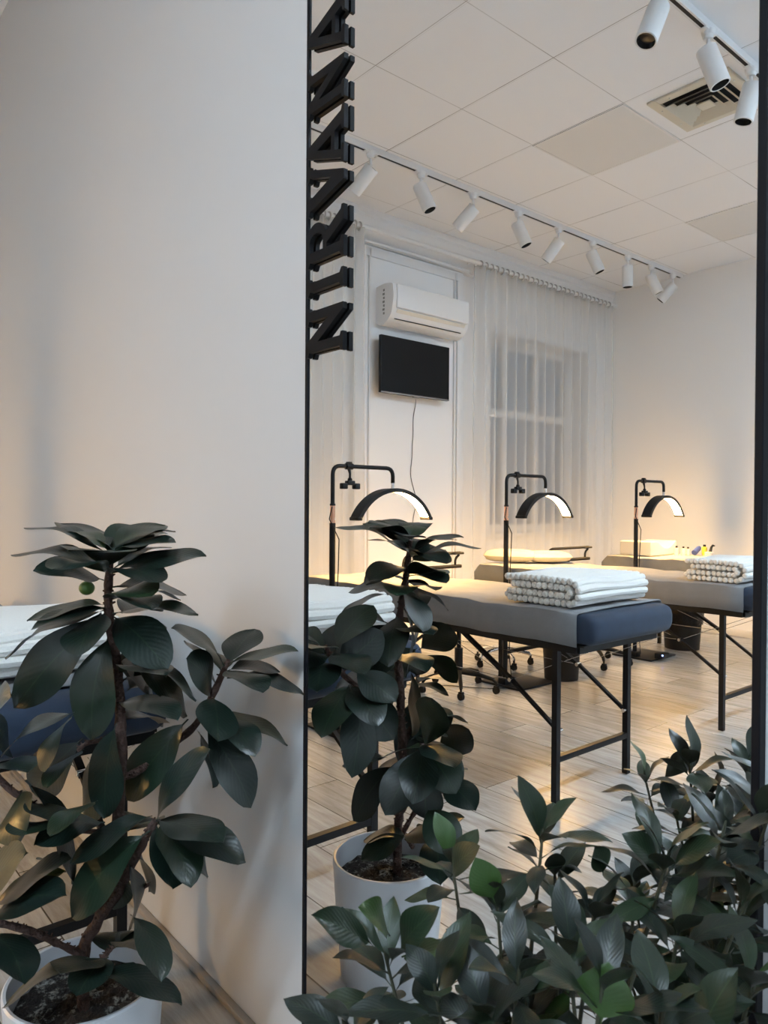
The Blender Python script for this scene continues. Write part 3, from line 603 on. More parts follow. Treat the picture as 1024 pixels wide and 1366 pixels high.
# ------------------------------------------------------------------ treatment beds
ZT, ZB = .735, .617
def make_bed():
    t = empty('treatment_bed', (0, 0, 0), 'x', 'massage bed', 'grey and navy treatment beds in a row')
    b = BM(); box(b, -.288, .288, 0, 1.82, ZB, ZT-.004, .042, 4); new('mattress', b, 'navy', t)
    # fitted cover: top + sides, open at the foot
    b = BM(); xs = []
    prof = [(-.292, ZB-.004), (-.295, ZB+.05), (-.295, ZT-.016), (-.291, ZT-.003), (-.278, ZT+.003), (-.13, ZT+.004), (0, ZT+.002), (.13, ZT+.004), (.278, ZT+.003), (.291, ZT-.003), (.295, ZT-.016), (.295, ZB+.05), (.292, ZB-.004)]
    ys = [.068]+[.068+.09*k for k in range(1, 20)]+[1.80, 1.825, 1.836]
    rows = []
    for y in ys:
        k = 0 if y < 1.79 else (y-1.78)/.056
        row = []
        for x, z in prof:
            zz = z + (.0035*math.sin(y*13+x*5) + .0025*math.sin(y*31+x*17))*(1 if z > ZB+.02 else .6)
            zz = zz - max(0, k)*.05*(1 if z > ZT-.05 else -.3); row.append(b.verts.new((x*(1-.05*k), y, zz)))
        rows.append(row)
    for a, c in zip(rows, rows[1:]):
        for i in range(len(prof)-1): b.faces.new((a[i], c[i], c[i+1], a[i+1]))
    b.faces.new(rows[-1])
    o = new('bed_cover', b, 'velvet', t); md = o.modifiers.new('sol', 'SOLIDIFY'); md.thickness = .004; md.offset = 1
    b = BM()
    for x in (-.265, .265): bar(b, (x, .08, ZB-.018), (x, 1.78, ZB-.018), .025, .03)
    for y in (.08, .9, .93, 1.78): bar(b, (-.265, y, ZB-.018), (.265, y, ZB-.018), .02, .03)
    box(b, -.27, .27, .05, 1.80, ZB-.008, ZB-.001); new('frame', b, 'black', t)
    for y, s in ((.19, 1), (1.63, -1)):
        for x in (-.241, .241):
            b = BM(); bar(b, (x, y, .004), (x, y, ZB-.03), .024); new('leg', b, 'black', t)
            b = BM(); bar(b, (x*.94, y, .27), (x*.94, y+s*.24, .43), .016, .012); bar(b, (x*.94, y+s*.22, .417), (x*.94, y+s*.53, ZB-.02), .020, .014)
            br = new('brace', b, 'black', t)
            for yy, zz, e in ((y+s*.23, .423, .014), (y, .27, .02)): b = BM(); cyl(b, (x*.94-.014, yy, zz), (x*.94+e, yy, zz), .0085, 10); new('bolt', b, 'chrome', br)
        b = BM(); bar(b, (-.241, y, .165), (.241, y, .165), .022); new('crossbar', b, 'black', t)
    for x in (-.225, .225):
        b = BM(); sweep(b, [(x, .06, ZB-.03), (x, .42, .423), (x, 1.40, .423), (x, 1.76, ZB-.03)], .0014, 5); new('steel_wire', b, 'chrome', t)
        for y0, y1 in ((.42, .90), (1.40, .93)): b = BM(); sweep(b, [(x, y0, .423), (x, y1, ZB-.03)], .0014, 5); new('steel_wire', b, 'chrome', t)
    return t
beds = [(1.735, 1.50, 'grey bed with navy foot end mid-mirror, carrying a folded blanket'),
        (.385, 1.53, 'grey and navy bed beside the mirror wall, behind the large potted fig'),
        (3.117, 1.52, 'grey covered bed behind the middle one, cut by the right edge of the mirror'),
        (4.57, 1.50, 'farthest grey bed by the left wall, carrying a white foam pillow and small bottles')]
bed0 = make_bed()
for i, (x, y, lab) in enumerate(beds):
    o = bed0 if i == 0 else clone(bed0)
    o.location = F((x, y, 0)); o['label'] = lab

# ------------------------------------------------------------------ ribbed folded blankets
def blanket(x0, x1, y0, dy, label, rot=0., z=ZT+.008, sp=.0275, seed=1, r=.0138):
    rnd = random.Random(seed); p = []
    def seg(a, c):
        a = Vector(a); c = Vector(c); n = max(1, int((c-a).length/.0245)); return [a+(c-a)*(i/n) for i in range(n)]
    zz = [r+sp*k for k in range(4)]
    def arc(yc, za, zb, s):
        R = abs(zb-za)/2; n = max(2, int(PI*R/.022)); zc = (za+zb)/2
        return [Vector((0, yc+s*R*math.sin(PI*i/n), zc+(za-zc)*math.cos(PI*i/n))) for i in range(n)]
    p += seg((0, dy, zz[3]), (0, .045, zz[3])); p += arc(.045, zz[3], zz[0], -1)
    p += seg((0, .045, zz[0]), (0, dy-.01, zz[0])); p += arc(dy-.01, zz[0], zz[1], 1)
    p += seg((0, dy-.01, zz[1]), (0, .055, zz[1])); p += arc(.055, zz[1], zz[2], -1); p += seg((0, .055, zz[2]), (0, dy-.005, zz[2]))
    t = BM(); w = (x1-x0)/2
    for k, q in enumerate(p):
        e0 = -w+rnd.uniform(-.004, .004); e1 = w+rnd.uniform(-.004, .004); pts = []; rr = []
        for i in range(9):
            u = i/8; x = e0+(e1-e0)*u
            bul = .004*math.sin(PI*u)+(.004*math.sin(2.3*u*PI+q.y*9) if q.z > .06 else 0)
            pts.append(Vector((x, q.y+rnd.uniform(-.0012, .0012), max(r*.9, q.z+bul+rnd.uniform(-.001, .001))))); rr.append(r*(.55 if i in (0, 8) else rnd.uniform(.95, 1.05)))
        pts.insert(1, pts[0]+Vector((.006, 0, 0))); rr.insert(1, r); pts.insert(-1, pts[-1]-Vector((.006, 0, 0))); rr.insert(-1, r)
        sweep(t, pts, rr, 8)
    o = new('folded_blanket', t, 'towel', loc=((x0+x1)/2, y0, z)); o.rotation_euler.z = rot
    return tag(o, label, 'blanket', 'folded white ribbed blankets')
blanket(1.48, 1.95, 1.585, .34, 'folded white ribbed blanket on the middle bed in the mirror', 0., seed=3)
blanket(2.87, 3.34, 1.60, .30, 'folded white ribbed blanket on the bed at the right edge of the mirror', 0., seed=5)
blanket(.145, .66, 1.66, .40, 'folded white ribbed blanket on the bed beside the mirror wall, behind the fig', 0., seed=8)

# ------------------------------------------------------------------ pillows and small things
def cushion(bm, c, w, d, h, rot=0., n=14):
    g = {}
    ca, sa = math.cos(rot), math.sin(rot)
    for s in (1, -1):
        for i in range(n+1):
            for j in range(n+1):
                u, v = 2*i/n-1, 2*j/n-1
                e = max(0, (1-abs(u)**3.2)*(1-abs(v)**3.2))**.45
                if e == 0 and s == -1: g[(s, i, j)] = g[(1, i, j)]; continue
                rx = u*(1-.12*v*v)*w/2; ry = v*(1-.12*u*u)*d/2
                g[(s, i, j)] = bm.verts.new((c[0]+rx*ca-ry*sa, c[1]+rx*sa+ry*ca, c[2]+s*e*h/2))
        for i in range(n):
            for j in range(n):
                f = [g[(s, i, j)], g[(s, i+1, j)], g[(s, i+1, j+1)], g[(s, i, j+1)]]
                bm.faces.new(f if s == 1 else f[::-1])
t = empty('twin_pillow', (3.14, 3.14, ZT+.008), 'cream pillow of two rounded lobes on the bed behind the middle one', 'pillow')
b = BM(); cushion(b, (-.10, .075, .045), .23, .36, .085, .5); new('lobe', b, 'cream', t)
b = BM(); cushion(b, (.085, -.085, .04), .22, .32, .075, 1.0); new('lobe', b, 'cream', t)
# white foam pillow with a scooped top
t = BM(); n = 16; rows = []
for i in range(n+1):
    x = -.21+.42*i/n; zt = .11-.055*max(0, math.cos((x-.05)/.15*PI/2))**1.2 if abs(x-.05) < .15 else .11
    rows.append([t.verts.new((x, y, z)) for y, z in ((-.13, 0), (-.13, zt), (.13, zt), (.13, 0))])
for a, c in zip(rows, rows[1:]):
    for k in range(4): t.faces.new((a[k], c[k], c[(k+1) % 4], a[(k+1) % 4]))
t.faces.new(rows[0]); t.faces.new(rows[-1][::-1])
o = new('foam_pillow', t, 'foam', loc=(4.575, 3.10, ZT+.008)); o.rotation_euler.z = -.05; md = o.modifiers.new('b', 'BEVEL'); md.width = .008; md.segments = 2
tag(o, 'white block pillow with a scooped top on the farthest bed', 'pillow')
def bottle(x, y, r, h, m, label, cap='black', tilt=0.):
    t = empty('bottle', (x, y, ZT+.005), label, 'bottle', 'small bottles on the farthest bed')
    b = BM(); lathe(b, [(0, 0), (r, .001), (r, h*.72), (r*.5, h*.8), (r*.5, h*.84), (0, h*.84)], 16); new('body', b, m, t)
    b = BM(); lathe(b, [(0, h*.80), (r*.55, h*.80), (r*.5, h), (0, h)], 12); new('cap', b, cap, t)
    t.rotation_euler.y = tilt; return t
bottle(4.68, 2.92, .016, .075, 'clear', 'small pale bottle nearest the foam pillow')
bottle(4.73, 2.89, .015, .07, 'clear', 'second small pale bottle from the foam pillow')
bottle(4.765, 2.87, .015, .066, 'clear', 'third small pale bottle, left of the blue tube')
bottle(4.87, 2.79, .020, .085, 'yellow', 'small yellow bottle behind the black hook-shaped tool')
b = BM(); sweep(b, [(-.035, 0, .022), (.035, 0, .055)], [.022, .020], 14); sweep(b, [(.035, 0, .055), (.05, 0, .062)], [.016, .014], 12)
tag(new('tube', b, 'blue', loc=(4.82, 2.83, ZT+.004)), 'dark blue tube lying tilted between the small bottles', 'tube')
b = BM(); sweep(b, round_path([(0, 0, .004), (0, 0, .075), (.05, 0, .085), (.07, 0, .078)], .02), [.014]*2+[.009]*12, 10) if False else sweep(b, [(-.02, 0, .012), (0, 0, .04), (.012, 0, .065), (.035, 0, .078), (.06, 0, .074)], [.012, .011, .009, .008, .006], 10)
tag(new('hook_tool', b, 'black', loc=(4.91, 2.76, ZT+.004)), 'small black curved tool at the right end of the row of bottles', 'tool')
b = BM(); lathe(b, [(0, 0), (.03, .001), (.032, .03), (.028, .034), (0, .034)], 20)
tag(new('jar', b, 'clear', loc=(5.0, 2.70, ZT+.005) if False else (4.80, 2.72, ZT+.005)), 'low pale round jar on the farthest bed in front of the blue tube', 'jar')

# ------------------------------------------------------------------ half-moon lamps
def make_lamp():
    t = empty('half_moon_lamp', (0, 0, 0), 'x', 'lamp', 'black half-moon floor lamps at the bed heads')
    b = BM(); box(b, -.05, .30, -.16, .16, .002, .014, .003); new('base', b, 'black', t)
    b = BM(); box(b, -.03, .03, -.03, .03, .014, .05, .004); cyl(b, (0, 0, .014), (0, 0, 1.03), .0155, 14); new('lower_pole', b, 'black', t)
    b = BM(); cyl(b, (0, 0, 1.03), (0, 0, 1.045), .014, 14); cyl(b, (0, 0, 1.055), (0, 0, 1.115), .013, 14); cyl(b, (0, 0, 1.03), (0, 0, 1.12), .010, 14); new('joint', b, 'copper', t)
    b = BM(); cyl(b, (0, 0, 1.115), (0, 0, 1.125), .0145, 14); sweep(b, round_path([(0, 0, 1.12), (0, 0, 1.312), (.39, 0, 1.312), (.39, 0, 1.235)], .045), .0105, 12); new('arm', b, 'black', t)
    b = BM(); cyl(b, (.39, 0, 1.205), (.39, 0, 1.237), .009, 12); new('swivel', b, 'chrome', t)
    # arc head
    R, half = .285, math.radians(62); cz = 1.208-R; n = 28; ro, ri = R, R-.016
    def arcm(r_out, r_in, w, a0, a1):
        bm = BM(); rings = []
        for i in range(n+1):
            a = -a0+(a0+a1)*i/n; s, c = math.sin(a), math.cos(a); squash = 1.0
            rings.append([bm.verts.new((.39+r*s, y, cz+r*c)) for r, y in ((r_out, -w), (r_out, w), (r_in, w), (r_in, -w))])
        for p, q in zip(rings, rings[1:]):
            for k in range(4): bm.faces.new((p[k], p[(k+1) % 4], q[(k+1) % 4], q[k]))
        bm.faces.new(rings[0]); bm.faces.new(rings[-1][::-1]); return bm
    new('head_shell', arcm(ro, ri, .036, half, half), 'black', t)
    for sg in (-1, 1):
        lp = arcm(ri+.001, ri-.005, .0018, half, half)
        for v in lp.verts: v.co.y += sg*.0342
        new('shell_lip', lp, 'black', t)
    new('light_strip', arcm(ri+.0005, ri-.001, .032, half-.03, half-.03), 'lamp_light', t)
    for s in (-1, 1):
        b = BM(); a = s*(half+.012); x, z = .39+(R-.010)*math.sin(a), cz+(R-.010)*math.cos(a)
        box(b, x-.014, x+.014, -.038, .038, z-.009, z+.009, .004); new('end_cap', b, 'black', t)
    # phone clamp
    b = BM(); x = .10; cyl(b, (x-.02, 0, 1.312), (x+.02, 0, 1.312), .0165, 12); box(b, x-.012, x+.012, -.012, .012, 1.318, 1.335, .003); new('clamp', b, 'black', t)
    b = BM(); sweep(b, [(x, 0, 1.30), (x+.004, -.004, 1.275), (x, -.008, 1.25)], [.009, .006, .006], 10); ball(b, (x, -.008, 1.245), .012)
    box(b, x-.022, x+.022, -.024, .006, 1.218, 1.240, .003); box(b, x-.056, x-.022, -.024, .006, 1.198, 1.228, .005); box(b, x+.022, x+.056, -.024, .006, 1.198, 1.228, .005)
    new('phone_holder', b, 'black', t)
    b = BM(); pts = [(-.012, -.012, 1.11), (-.028, -.012, 1.05), (.018, -.03, .95), (.022, -.02, .80), (.012, -.02, .6), (.02, -.02, .4), (.014, -.02, .2), (.03, -.03, .03)]
    sweep(b, pts, .003, 6); o = new('cable', b, 'black', t)
    return t
lamp0 = make_lamp()
for i, (x, y, r, lab) in enumerate(((1.352, 2.925, 0., 'black half-moon floor lamp lit at left, above the fig in the mirror'),
        (2.74, 3.00, 0., 'black half-moon floor lamp lit in the middle, in front of the curtain'),
        (4.15, 2.955, 0., 'black half-moon floor lamp lit at right, smallest in view, against the plain wall'))):
    o = lamp0 if i == 0 else clone(lamp0); o.location = F((x, y, 0)); o.rotation_euler.z = r; o['label'] = lab
    if i == 2:
        for c_ in o.children:
            if c_.name.startswith('phone_holder'): c_.rotation_euler.z = 0

# ------------------------------------------------------------------ stools, bins, adapters
def castor(bm, x, y):
    cyl(bm, (x-.009, y, .022), (x-.004, y, .022), .022, 16); cyl(bm, (x+.004, y, .022), (x+.009, y, .022), .022, 16)
    cyl(bm, (x, y, .03), (x, y, .07), .007, 10); box(bm, x-.012, x+.012, y-.016, y+.012, .036, .05, .003)
def stool_base(t, R, m, n=5, a0=.3):
    for k in range(n):
        a = a0+2*PI*k/n; c, s = math.cos(a), math.sin(a)
        b = BM(); sweep(b, [(.02*c, .02*s, .115), (R*.55*c, R*.55*s, .105), (R*.93*c, R*.93*s, .085), (R*c, R*s, .066)], [.016, .014, .012, .010], 10); new('base_arm', b, m, t)
        b = BM(); castor(b, R*c, R*s); new('castor', b, 'black', t)
    b = BM(); cyl(b, (0, 0, .10), (0, 0, .26), .025, 18); cyl(b, (0, 0, .24), (0, 0, .46), .014, 16); new('gas_lift', b, m, t)
t = empty('rolling_stool', (3.20, 3.42, 0), 'round stool with chrome five-arm base and foot ring under the beds', 'stool')
stool_base(t, .20, 'chrome', 5, .5)
b = BM(); torus(b, (0, 0, .215), .155, .010, 'z', 36, 8)
for k in range(3): a = 2*PI*k/3; cyl(b, (.02*math.cos(a), .02*math.sin(a), .20), (.155*math.cos(a), .155*math.sin(a), .215), .006, 8)
new('foot_ring', b, 'chrome', t)
b = BM(); lathe(b, [(0, .45), (.15, .45), (.17, .47), (.17, .50), (.155, .52), (0, .525)], 32); new('seat', b, 'black', t)
def back_stool(x, y, rot, label, bw=.26):
    t = empty('saddle_chair', (x, y, 0), label, 'chair', 'black rolling chairs with tubular back rails')
    t.rotation_euler.z = rot
    stool_base(t, .23, 'black', 5, .2)
    b = BM(); box(b, -.19, .19, -.18, .18, .44, .50, .028, 3); new('seat', b, 'black', t)
    b = BM(); sweep(b, round_path([(0, .16, .45), (0, .24, .46), (0, .24, .735)], .04), .011, 10); new('back_post', b, 'black', t)
    b = BM(); box(b, -bw, bw, .225, .255, .715, .737, .006)
    new('lower_rail', b, 'black', t)
    b = BM(); sweep(b, round_path([(-bw+.02, .24, .725), (-bw+.02, .24, .775), (-bw+.04, .235, .812), (bw-.01, .235, .812)], .03), .0095, 10)
    sweep(b, round_path([(bw-.05, .24, .73), (bw-.05, .24, .775), (bw-.02, .235, .80)], .02), .008, 10)
    box(b, bw-.09, bw+.01, .215, .255, .803, .818, .005); new('top_rail', b, 'black', t)
    return t
back_stool(3.745, 3.02, 0., 'black rolling chair whose tubular back rail shows between the two farther beds')
back_stool(2.43, 3.10, 0., 'black rolling chair at the head of the middle bed, half hidden by fig leaves')
def bin_(x, y, label, r=.145, h=.31):
    t = empty('waste_bin', (x, y, 0), label, 'bin', 'black waste bins under the beds')
    b = BM(); lathe(b, [(0, .003), (r*.86, .003), (r, h), (r*.96, h), (r*.83, .012), (0, .012)], 36); new('bucket', b, 'black', t)
    b = BM(); n = 48; prof = [(r*.99, h-.10), (r*1.03, h-.06), (r*1.05, h-.01), (r*1.02, h+.012), (r*.97, h+.006), (r*.92, h-.08)]; rings = []
    rnd = random.Random(3)
    for q, (rr, z) in enumerate(prof): rings.append([b.verts.new(((rr+(.004*math.sin(k*1.9+q) if q < 4 else 0))*math.cos(2*PI*k/n), (rr+(.004*math.sin(k*1.9+q) if q < 4 else 0))*math.sin(2*PI*k/n), z+.006*math.sin(k*.9+q))) for k in range(n)])
    for a, c in zip(rings, rings[1:]):
        for k in range(n): b.faces.new((a[k], a[(k+1) % n], c[(k+1) % n], c[k]))
    new('bin_liner', b, 'binbag', t, recalc=True); return t
bin_(3.18, 2.90, 'black waste bin with a bag, under the bed behind the middle one', .125)
bin_(4.78, 2.92, 'black waste bin with a bag, under the farthest bed', .15, .30)
t = empty('power_adapter', (4.22, 2.78, .0), 'small black power adapter with a blue light on the lamp base at right', 'adapter')
b = BM(); box(b, -.05, .05, -.03, .03, .016, .055, .005); new('casing', b, 'black', t)
b = BM(); ball(b, (-.045, -.031, .045), .006); new('indicator', b, 'glow', t)
b = BM(); pts = [(2.05, 3.6, .004), (2.3, 3.35, .004), (2.45, 3.25, .004), (2.55, 3.05, .004), (2.66, 2.95, .004), (2.74, 2.90, .02)]
sweep(b, pts, .003, 6); o = new('floor_cable', b, 'black'); o.modifiers.new('s', 'SUBSURF').render_levels = 2
tag(o, 'thin dark cable lying on the floor behind the middle bed', 'cable')

# ------------------------------------------------------------------ the mirror and its letters
t = empty('wall_mirror', (0, .745, .04), 'tall black-framed mirror on the white wall reflecting the treatment room', 'mirror')
my0, my1, mz0, mz1 = .3365-.745, 1.157-.745, .0, 2.30
b = BM(); box(b, -.010, .0, my0, my1, mz0+.006, mz1-.006)
new('glass', b, 'mirror', t, smooth=False)
fw = .009; b = BM()
for y0, y1, z0, z1 in ((my0-fw, my0, mz0-fw, mz1+fw), (my1, my1+fw, mz0-fw, mz1+fw), (my0, my1, mz0-fw, mz0), (my0, my1, mz1, mz1+fw)):
    box(b, -.012, .003, y0, y1, z0, z1, .001, 1)
new('frame', b, 'frame', t)

def ser(u0, u1, v, d, k=.035, th=.055):
    """bracketed serif helper points are inlined below"""
# glyphs: u across (0..w), v up (0..1); outer loop then holes.
def gN():
    return [[(0, 0), (.30, 0), (.30, .055), (.235, .085), (.235, .68), (.66, 0), (.76, 0), (.76, .915), (.83, .945), (.83, 1), (.53, 1), (.53, .945), (.60, .915), (.60, .40), (.235, 1), (0, 1), (0, .945), (.075, .915), (.075, .085), (0, .055)]]
def gI(): return [[(0, 0), (.34, 0), (.34, .055), (.255, .10), (.255, .90), (.34, .945), (.34, 1), (0, 1), (0, .945), (.085, .90), (.085, .10), (0, .055)]]
def arcp(cx, cy, rx, ry, a0, a1, n): return [(cx+rx*math.cos(math.radians(a0+(a1-a0)*i/n)), cy+ry*math.sin(math.radians(a0+(a1-a0)*i/n))) for i in range(n+1)]
def gR():
    o = [(0, 0), (.34, 0), (.34, .055), (.255, .10), (.255, .45), (.33, .45), (.60, 0), (.86, 0), (.86, .055), (.79, .075), (.53, .475)]
    o += arcp(.45, .735, .30, .265, -62, 90, 12); o += [(0, 1), (0, .945), (.085, .90), (.085, .10), (0, .055)]
    h = [(.255, .55)] + arcp(.42, .735, .15, .185, -90, 90, 10) + [(.255, .92)]
    return [o, h]
def gV(): return [[(.34, 0), (.50, 0), (.78, .915), (.85, .945), (.85, 1), (.57, 1), (.57, .945), (.64, .915), (.475, .33), (.27, .915), (.345, .945), (.345, 1), (0, 1), (0, .945), (.075, .915)]]
def gA():
    return [[(0, 0), (.28, 0), (.28, .055), (.195, .085), (.245, .25), (.53, .25), (.58, .085), (.50, .055), (.50, 0), (.86, 0), (.86, .055), (.78, .085), (.50, 1), (.35, 1), (.075, .085), (0, .055)],
            [(.275, .34), (.50, .34), (.39, .72)]]
CAP = .113
def letter(ch, gl, z0, z1, y0, label):
    pol = gl(); wd = max(u for u, v in pol[0]); sz = (z1-z0)/wd
    b = BM(); place = lambda u, v, w: Vector((w, y0+v*CAP, z0+u*sz))
    extrude_poly(b, pol, -.0115, -.0025, place)
    for u, v in ((.15*wd, .5), (.5*wd, .5)):
        pass
    for v in b.verts: v.co.x = -v.co.x; v.co -= Vector((0, y0, z0))
    o = new('mirror_letter', b, 'black_gloss', smooth=False, loc=(0, y0, z0), flip=True)
    tag(o, label, 'letter', 'black serif letters on the mirror')
    # adhesive pads that hold the letter to the glass
    return o
for ch, g_, z0, z1, lab in (('N', gN, 1.393, 1.485, 'black serif letter N at the bottom of the upright word on the mirror edge'),
        ('I', gI, 1.505, 1.539, 'black serif letter I, second from the bottom of the word on the mirror'),
        ('R', gR, 1.559, 1.649, 'black serif letter R, third from the bottom of the word on the mirror'),
        ('V', gV, 1.655, 1.748, 'black serif letter V in the middle of the word on the mirror'),
        ('A', gA, 1.723, 1.824, 'black serif letter A between the V and the upper N on the mirror'),
        ('N', gN, 1.837, 1.919, 'black serif letter N near the top of the picture, between two letters A'),
        ('A', gA, 1.929, 2.03, 'black serif letter A cut off by the top edge of the picture')):
    letter(ch, g_, z0, z1, 1.036, lab)

# ------------------------------------------------------------------ plants
def leaf(bm, uvl, yl, P, T, wid, n, young=0., bend=.10, fold=.12, shape=0, rnd=random):
    P = Vector(P); T = Vector(T); n = Vector(n).normalized(); ax = T-P; Ln = ax.length; a = ax.normalized()
    n = (n-a*n.dot(a)).normalized(); s = a.cross(n)
    NU, NV = 15, 3; vs = []
    cw = rnd.uniform(.6, 1.4); tw = rnd.uniform(-.12, .12)
    for i in range(NU+1):
        t = i/NU
        if shape == 0:
            pet = .07; tt = max(0, (t-pet)/(1-pet)); hw = .5*wid*max(.03 if t < 1 else .0, (math.sin(PI*min(1, tt)**1.13)**.66 if 0 < tt < 1 else 0))
        else:
            pet = .12; tt = max(0, (t-pet)/(1-pet)); hw = .5*wid*max(.03 if t < 1 else 0, (math.sin(PI*min(1, tt)**1.02)**.9 if 0 < tt < 1 else 0))
        c = P + ax*t + n*(bend*cw*Ln*math.sin(PI*t)) - n*0
        q = Quaternion(a, tw*(t-.4)); ss = q @ s; nn = q @ n; row = []
        for j in range(-NV, NV+1):
            v = j/NV
            p = c + ss*(hw*v) + nn*(fold*hw*abs(v)**1.3 + .0035*math.sin(t*9+cw*9)*abs(v)*Ln/.15)
            row.append((bm.verts.new(p), (.5+.5*v, t)))
        vs.append(row)
    for i in range(NU):
        for j in range(2*NV):
            f = bm.faces.new((vs[i][j][0], vs[i][j+1][0], vs[i+1][j+1][0], vs[i+1][j][0]))
            f.smooth = True
            for lp, q in zip(f.loops, (vs[i][j], vs[i][j+1], vs[i+1][j+1], vs[i+1][j])): lp[uvl].uv = q[1]
    for row in vs:
        for q in row: q[0][yl] = young
def smooth_path(pts, k=4):
    P = [Vector(p[:3]) for p in pts]; R = [p[3] for p in pts]; out, rr = [], []
    for i in range(len(P)-1):
        p0 = P[max(0, i-1)]; p1, p2 = P[i], P[i+1]; p3 = P[min(len(P)-1, i+2)]
        for j in range(k):
            t = j/k; out.append(.5*((2*p1)+(p2-p0)*t+(2*p0-5*p1+4*p2-p3)*t*t+(3*p1-p0-3*p2+p3)*t**3)); rr.append(R[i]+(R[i+1]-R[i])*t)
    out.append(P[-1]); rr.append(R[-1]); return out, rr

# big fig in its white pot (real coordinates, room side is x < 0)
PX, PYY, PR, PH = -.353, 1.326, .134, .285
fig = empty('potted_fig', (PX, PYY, 0), 'large potted fig with dark glossy leaves and one green fruit by the white wall', 'plant', flip=False)
def pot(t, R, Hh, soil):
    b = BM(); lathe(b, [(0, .0), (R*.80, .0), (R*.84, .006), (R*.93, Hh*.5), (R*.985, Hh*.9), (R, Hh-.003), (R-.003, Hh), (R-.008, Hh-.001), (R-.012, Hh-.03), (R-.014, soil-.02), (0, soil-.02)], 64); new('pot', b, 'pot', t, flip=False)
    b = BM(); n = 40; c = b.verts.new((0, 0, soil+.012)); rings = []
    rnd = random.Random(2)
    for k in range(1, 13): rings.append([b.verts.new((k/12*(R-.0135)*math.cos(2*PI*q/n), k/12*(R-.0135)*math.sin(2*PI*q/n), soil+.012*(1-k/12)+rnd.uniform(-.004, .004))) for q in range(n)])
    for q in range(n): b.faces.new((c, rings[0][q], rings[0][(q+1) % n]))
    for a, d in zip(rings, rings[1:]):
        for q in range(n): b.faces.new((a[q], d[q], d[(q+1) % n], a[(q+1) % n]))
    new('soil', b, 'soil', t, flip=False)
pot(fig, PR, PH, .235)
off = Vector((PX, PYY, 0))
for k, pts in enumerate(FIG_STEMS):
    if k == 0: pts = [[pts[1][0], pts[1][1], .215, .011]]+pts[1:]
    p, r = smooth_path(pts, 6); rnd = random.Random(k)
    b = BM(); sweep(b, [q-off for q in p], [x*rnd.uniform(.85, 1.2) for x in r], 10)
    # leaf scars and stubs
    for q in range(2, len(p)-1):
        for _ in range(2):
            a = rnd.uniform(0, 2*PI); d = Vector((math.cos(a), math.sin(a), rnd.uniform(.2, .8))).normalized(); s = p[q]-off
            sweep(b, [s, s+d*(r[q]+rnd.uniform(.002, .006))], [r[q]*.5, r[q]*.2], 5)
    new('trunk' if k == 0 else 'branch', b, 'bark', fig, flip=False)
b = BM(); uvl = b.loops.layers.uv.new('UVMap'); yl = b.verts.layers.float.new('young'); rnd = random.Random(11)
for i, r in enumerate(FIG_LEAVES):
    P, T, wd, n = r[0:3], r[3:6], r[6], r[7:10]
    yg = {4: .25, 12: .2, 55: .8, 79: .6}.get(i, rnd.choice([0, 0, 0, .10]))
    leaf(b, uvl, yl, Vector(P)-off, Vector(T)-off, wd, n, yg, bend=.085, fold=.07, rnd=rnd)
new('foliage', b, 'leaf', fig, flip=False, recalc=False)
b = BM(); ball(b, Vector(FIG_FRUIT)-off, .0135, (1, 1, .92)); new('fruit', b, 'fruit', fig, flip=False)

# small-leaved fig standing close to the mirror at the right
RX, RY = -.20, .44
rub = empty('bushy_fig', (RX, RY, 0), 'bushy small-leaved potted plant filling the lower right corner close to the mirror', 'plant', flip=False); off2 = Vector((RX, RY, 0))
pot(rub, .135, .30, .255)
b = BM(); uvl = b.loops.layers.uv.new('UVMap'); yl = b.verts.layers.float.new('young'); rnd = random.Random(21)
sb = BM()
nodes = [Vector(q[:3]) for q in RUBBER_NODES]
extra = []
for i in range(16):
    a = rnd.uniform(0, 2*PI); rr = rnd.uniform(.02, .14); extra.append(Vector((min(-.035, RX+rr*math.cos(a)), RY+rr*math.sin(a)*1.3, rnd.uniform(.42, .64))))
allc = [(q, RUBBER_NODES[i][3]) for i, q in enumerate(nodes)]+[(q, 7) for q in extra]
for i, (q, cnt) in enumerate(allc):
    base = Vector((RX+rnd.uniform(-.02, .02), RY+rnd.uniform(-.03, .03), .25)); up = (q-base).normalized()
    up = (up+Vector((0, 0, 1.4))).normalized(); x = up.orthogonal().normalized(); y = up.cross(x); a0 = rnd.uniform(0, 6)
    midp = base.lerp(q, .55)+Vector((rnd.uniform(-.02, .02), rnd.uniform(-.02, .02), -.04))
    p, r = smooth_path([[*base, .004], [*midp, .0028], [*q, .0016], [*(q+up*.012), .001]], 5); sweep(sb, [v-off2 for v in p], r, 6)
    for k in range(cnt+2):
        az = a0+k*2.39996; lv = k/(cnt+2); tl = math.radians(34+74*lv+rnd.uniform(-10, 14)); d = (x*math.cos(az)+y*math.sin(az))*math.sin(tl)+up*math.cos(tl)
        Ln = rnd.uniform(.058, .084)*(.8 if lv < .15 else 1); st_ = q+up*(.012-.05*lv)
        tip = st_+d*Ln+Vector((0, 0, -.012*lv))
        if tip.x > -.008: tip.x = -.008-rnd.random()*.012
        if st_.x > -.02: st_.x = -.02
        if (tip-st_).length < .03: continue
        d2 = (tip-st_).normalized(); sd = d2.cross(up); n = sd.cross(d2)
        if n.z < 0: n = -n
        n = (n.normalized()+Vector((rnd.uniform(-.35, .35), rnd.uniform(-.35, .35), 0))).normalized()
        leaf(b, uvl, yl, st_-off2, tip-off2, rnd.uniform(.020, .028), n, .8 if (k == 0 and rnd.random() < .18) else rnd.choice([0, 0, .1, .22]), bend=.09, fold=.12, shape=1, rnd=rnd)
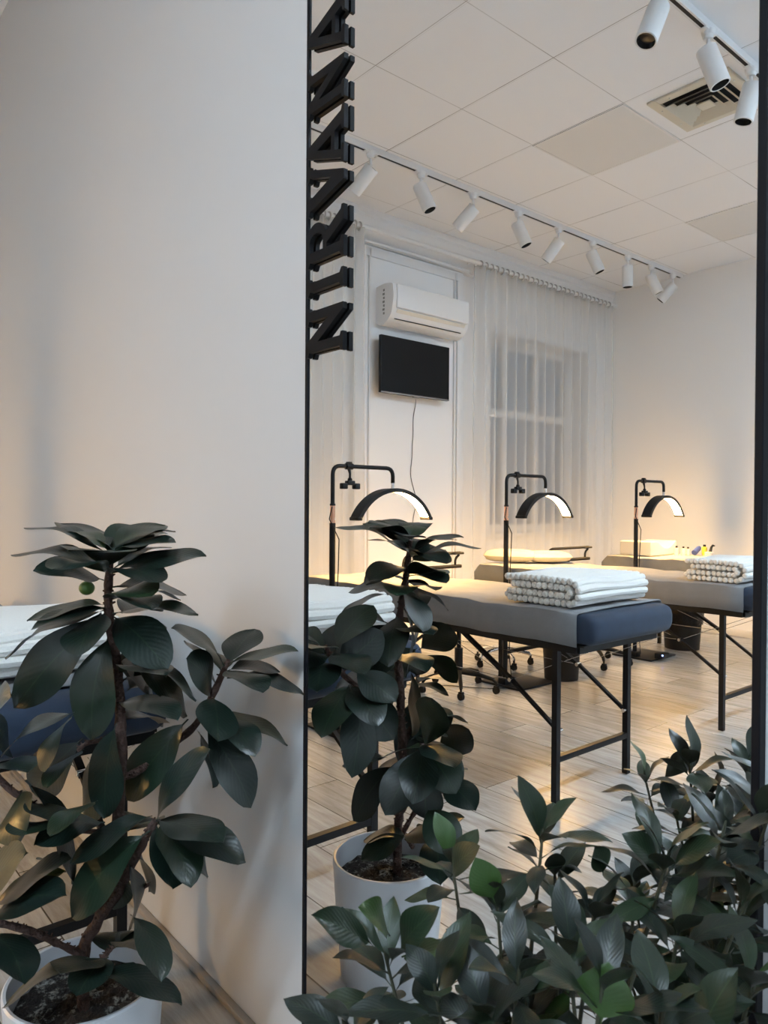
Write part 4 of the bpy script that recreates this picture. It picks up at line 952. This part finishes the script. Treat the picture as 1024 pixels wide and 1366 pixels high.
for i, r in enumerate(RUBBER_LEAVES):
    T = Vector(r[3:6]); T.x = min(T.x, -.01)
    leaf(b, uvl, yl, Vector(r[0:3])-off2, T-off2, r[6], r[7:10], .85 if i in (1, 3, 5, 8) else .15, bend=.07, fold=.18, shape=1, rnd=rnd)
new('stems', sb, 'green_stem', rub, flip=False)
new('foliage', b, 'leaf2', rub, flip=False, recalc=False)

# ------------------------------------------------------------------ daylight through the shop window, world, camera
w = bpy.data.worlds.new('World'); scene.world = w; w.use_nodes = True
bg = w.node_tree.nodes['Background']; bg.inputs[0].default_value = (.8, .88, 1., 1); bg.inputs[1].default_value = WORLD_S
ld = bpy.data.lights.new('daylight', 'AREA'); ld.shape = 'RECTANGLE'; ld.size = 4.0; ld.size_y = 2.0; ld.energy = DAY_W; ld.color = (.74, .86, 1.)
lo = bpy.data.objects.new('daylight', ld); COL.objects.link(lo); lo.location = (-2.8, Y0-.4, 1.7); lo.rotation_euler = (math.radians(90), 0, 0)

cd = bpy.data.cameras.new('camera'); cam = bpy.data.objects.new('camera', cd); COL.objects.link(cam); scene.camera = cam
cd.sensor_fit = 'HORIZONTAL'; cd.sensor_width = 36.; cd.lens = 981.7/1024*36; cd.clip_start = .02
yaw, pit, rol = math.radians(40.2115), math.radians(-.5441), math.radians(.3685)
fw_ = Vector((math.sin(yaw)*math.cos(pit), math.cos(yaw)*math.cos(pit), math.sin(pit)))
rt = Vector((math.cos(yaw), -math.sin(yaw), 0)); up = rt.cross(fw_)
r2 = rt*math.cos(rol)+up*math.sin(rol); u2 = -rt*math.sin(rol)+up*math.cos(rol)
cam.matrix_world = Matrix(((r2.x, u2.x, -fw_.x, -.79), (r2.y, u2.y, -fw_.y, 0), (r2.z, u2.z, -fw_.z, 1.12), (0, 0, 0, 1)))
cd.dof.use_dof = True; cd.dof.focus_distance = 2.2; cd.dof.aperture_fstop = 34.5/1000/.0015

vs_ = scene.view_settings; vs_.view_transform = 'Standard'; vs_.look = 'None'; vs_.exposure = EXPO; vs_.gamma = 1; vs_.use_curve_mapping = False
cy = scene.cycles; cy.max_bounces = 10; cy.diffuse_bounces = 5; cy.glossy_bounces = 5; cy.transparent_max_bounces = 16; cy.sample_clamp_indirect = 6; cy.blur_glossy = .5
try: cy.use_denoising = True
except Exception: pass
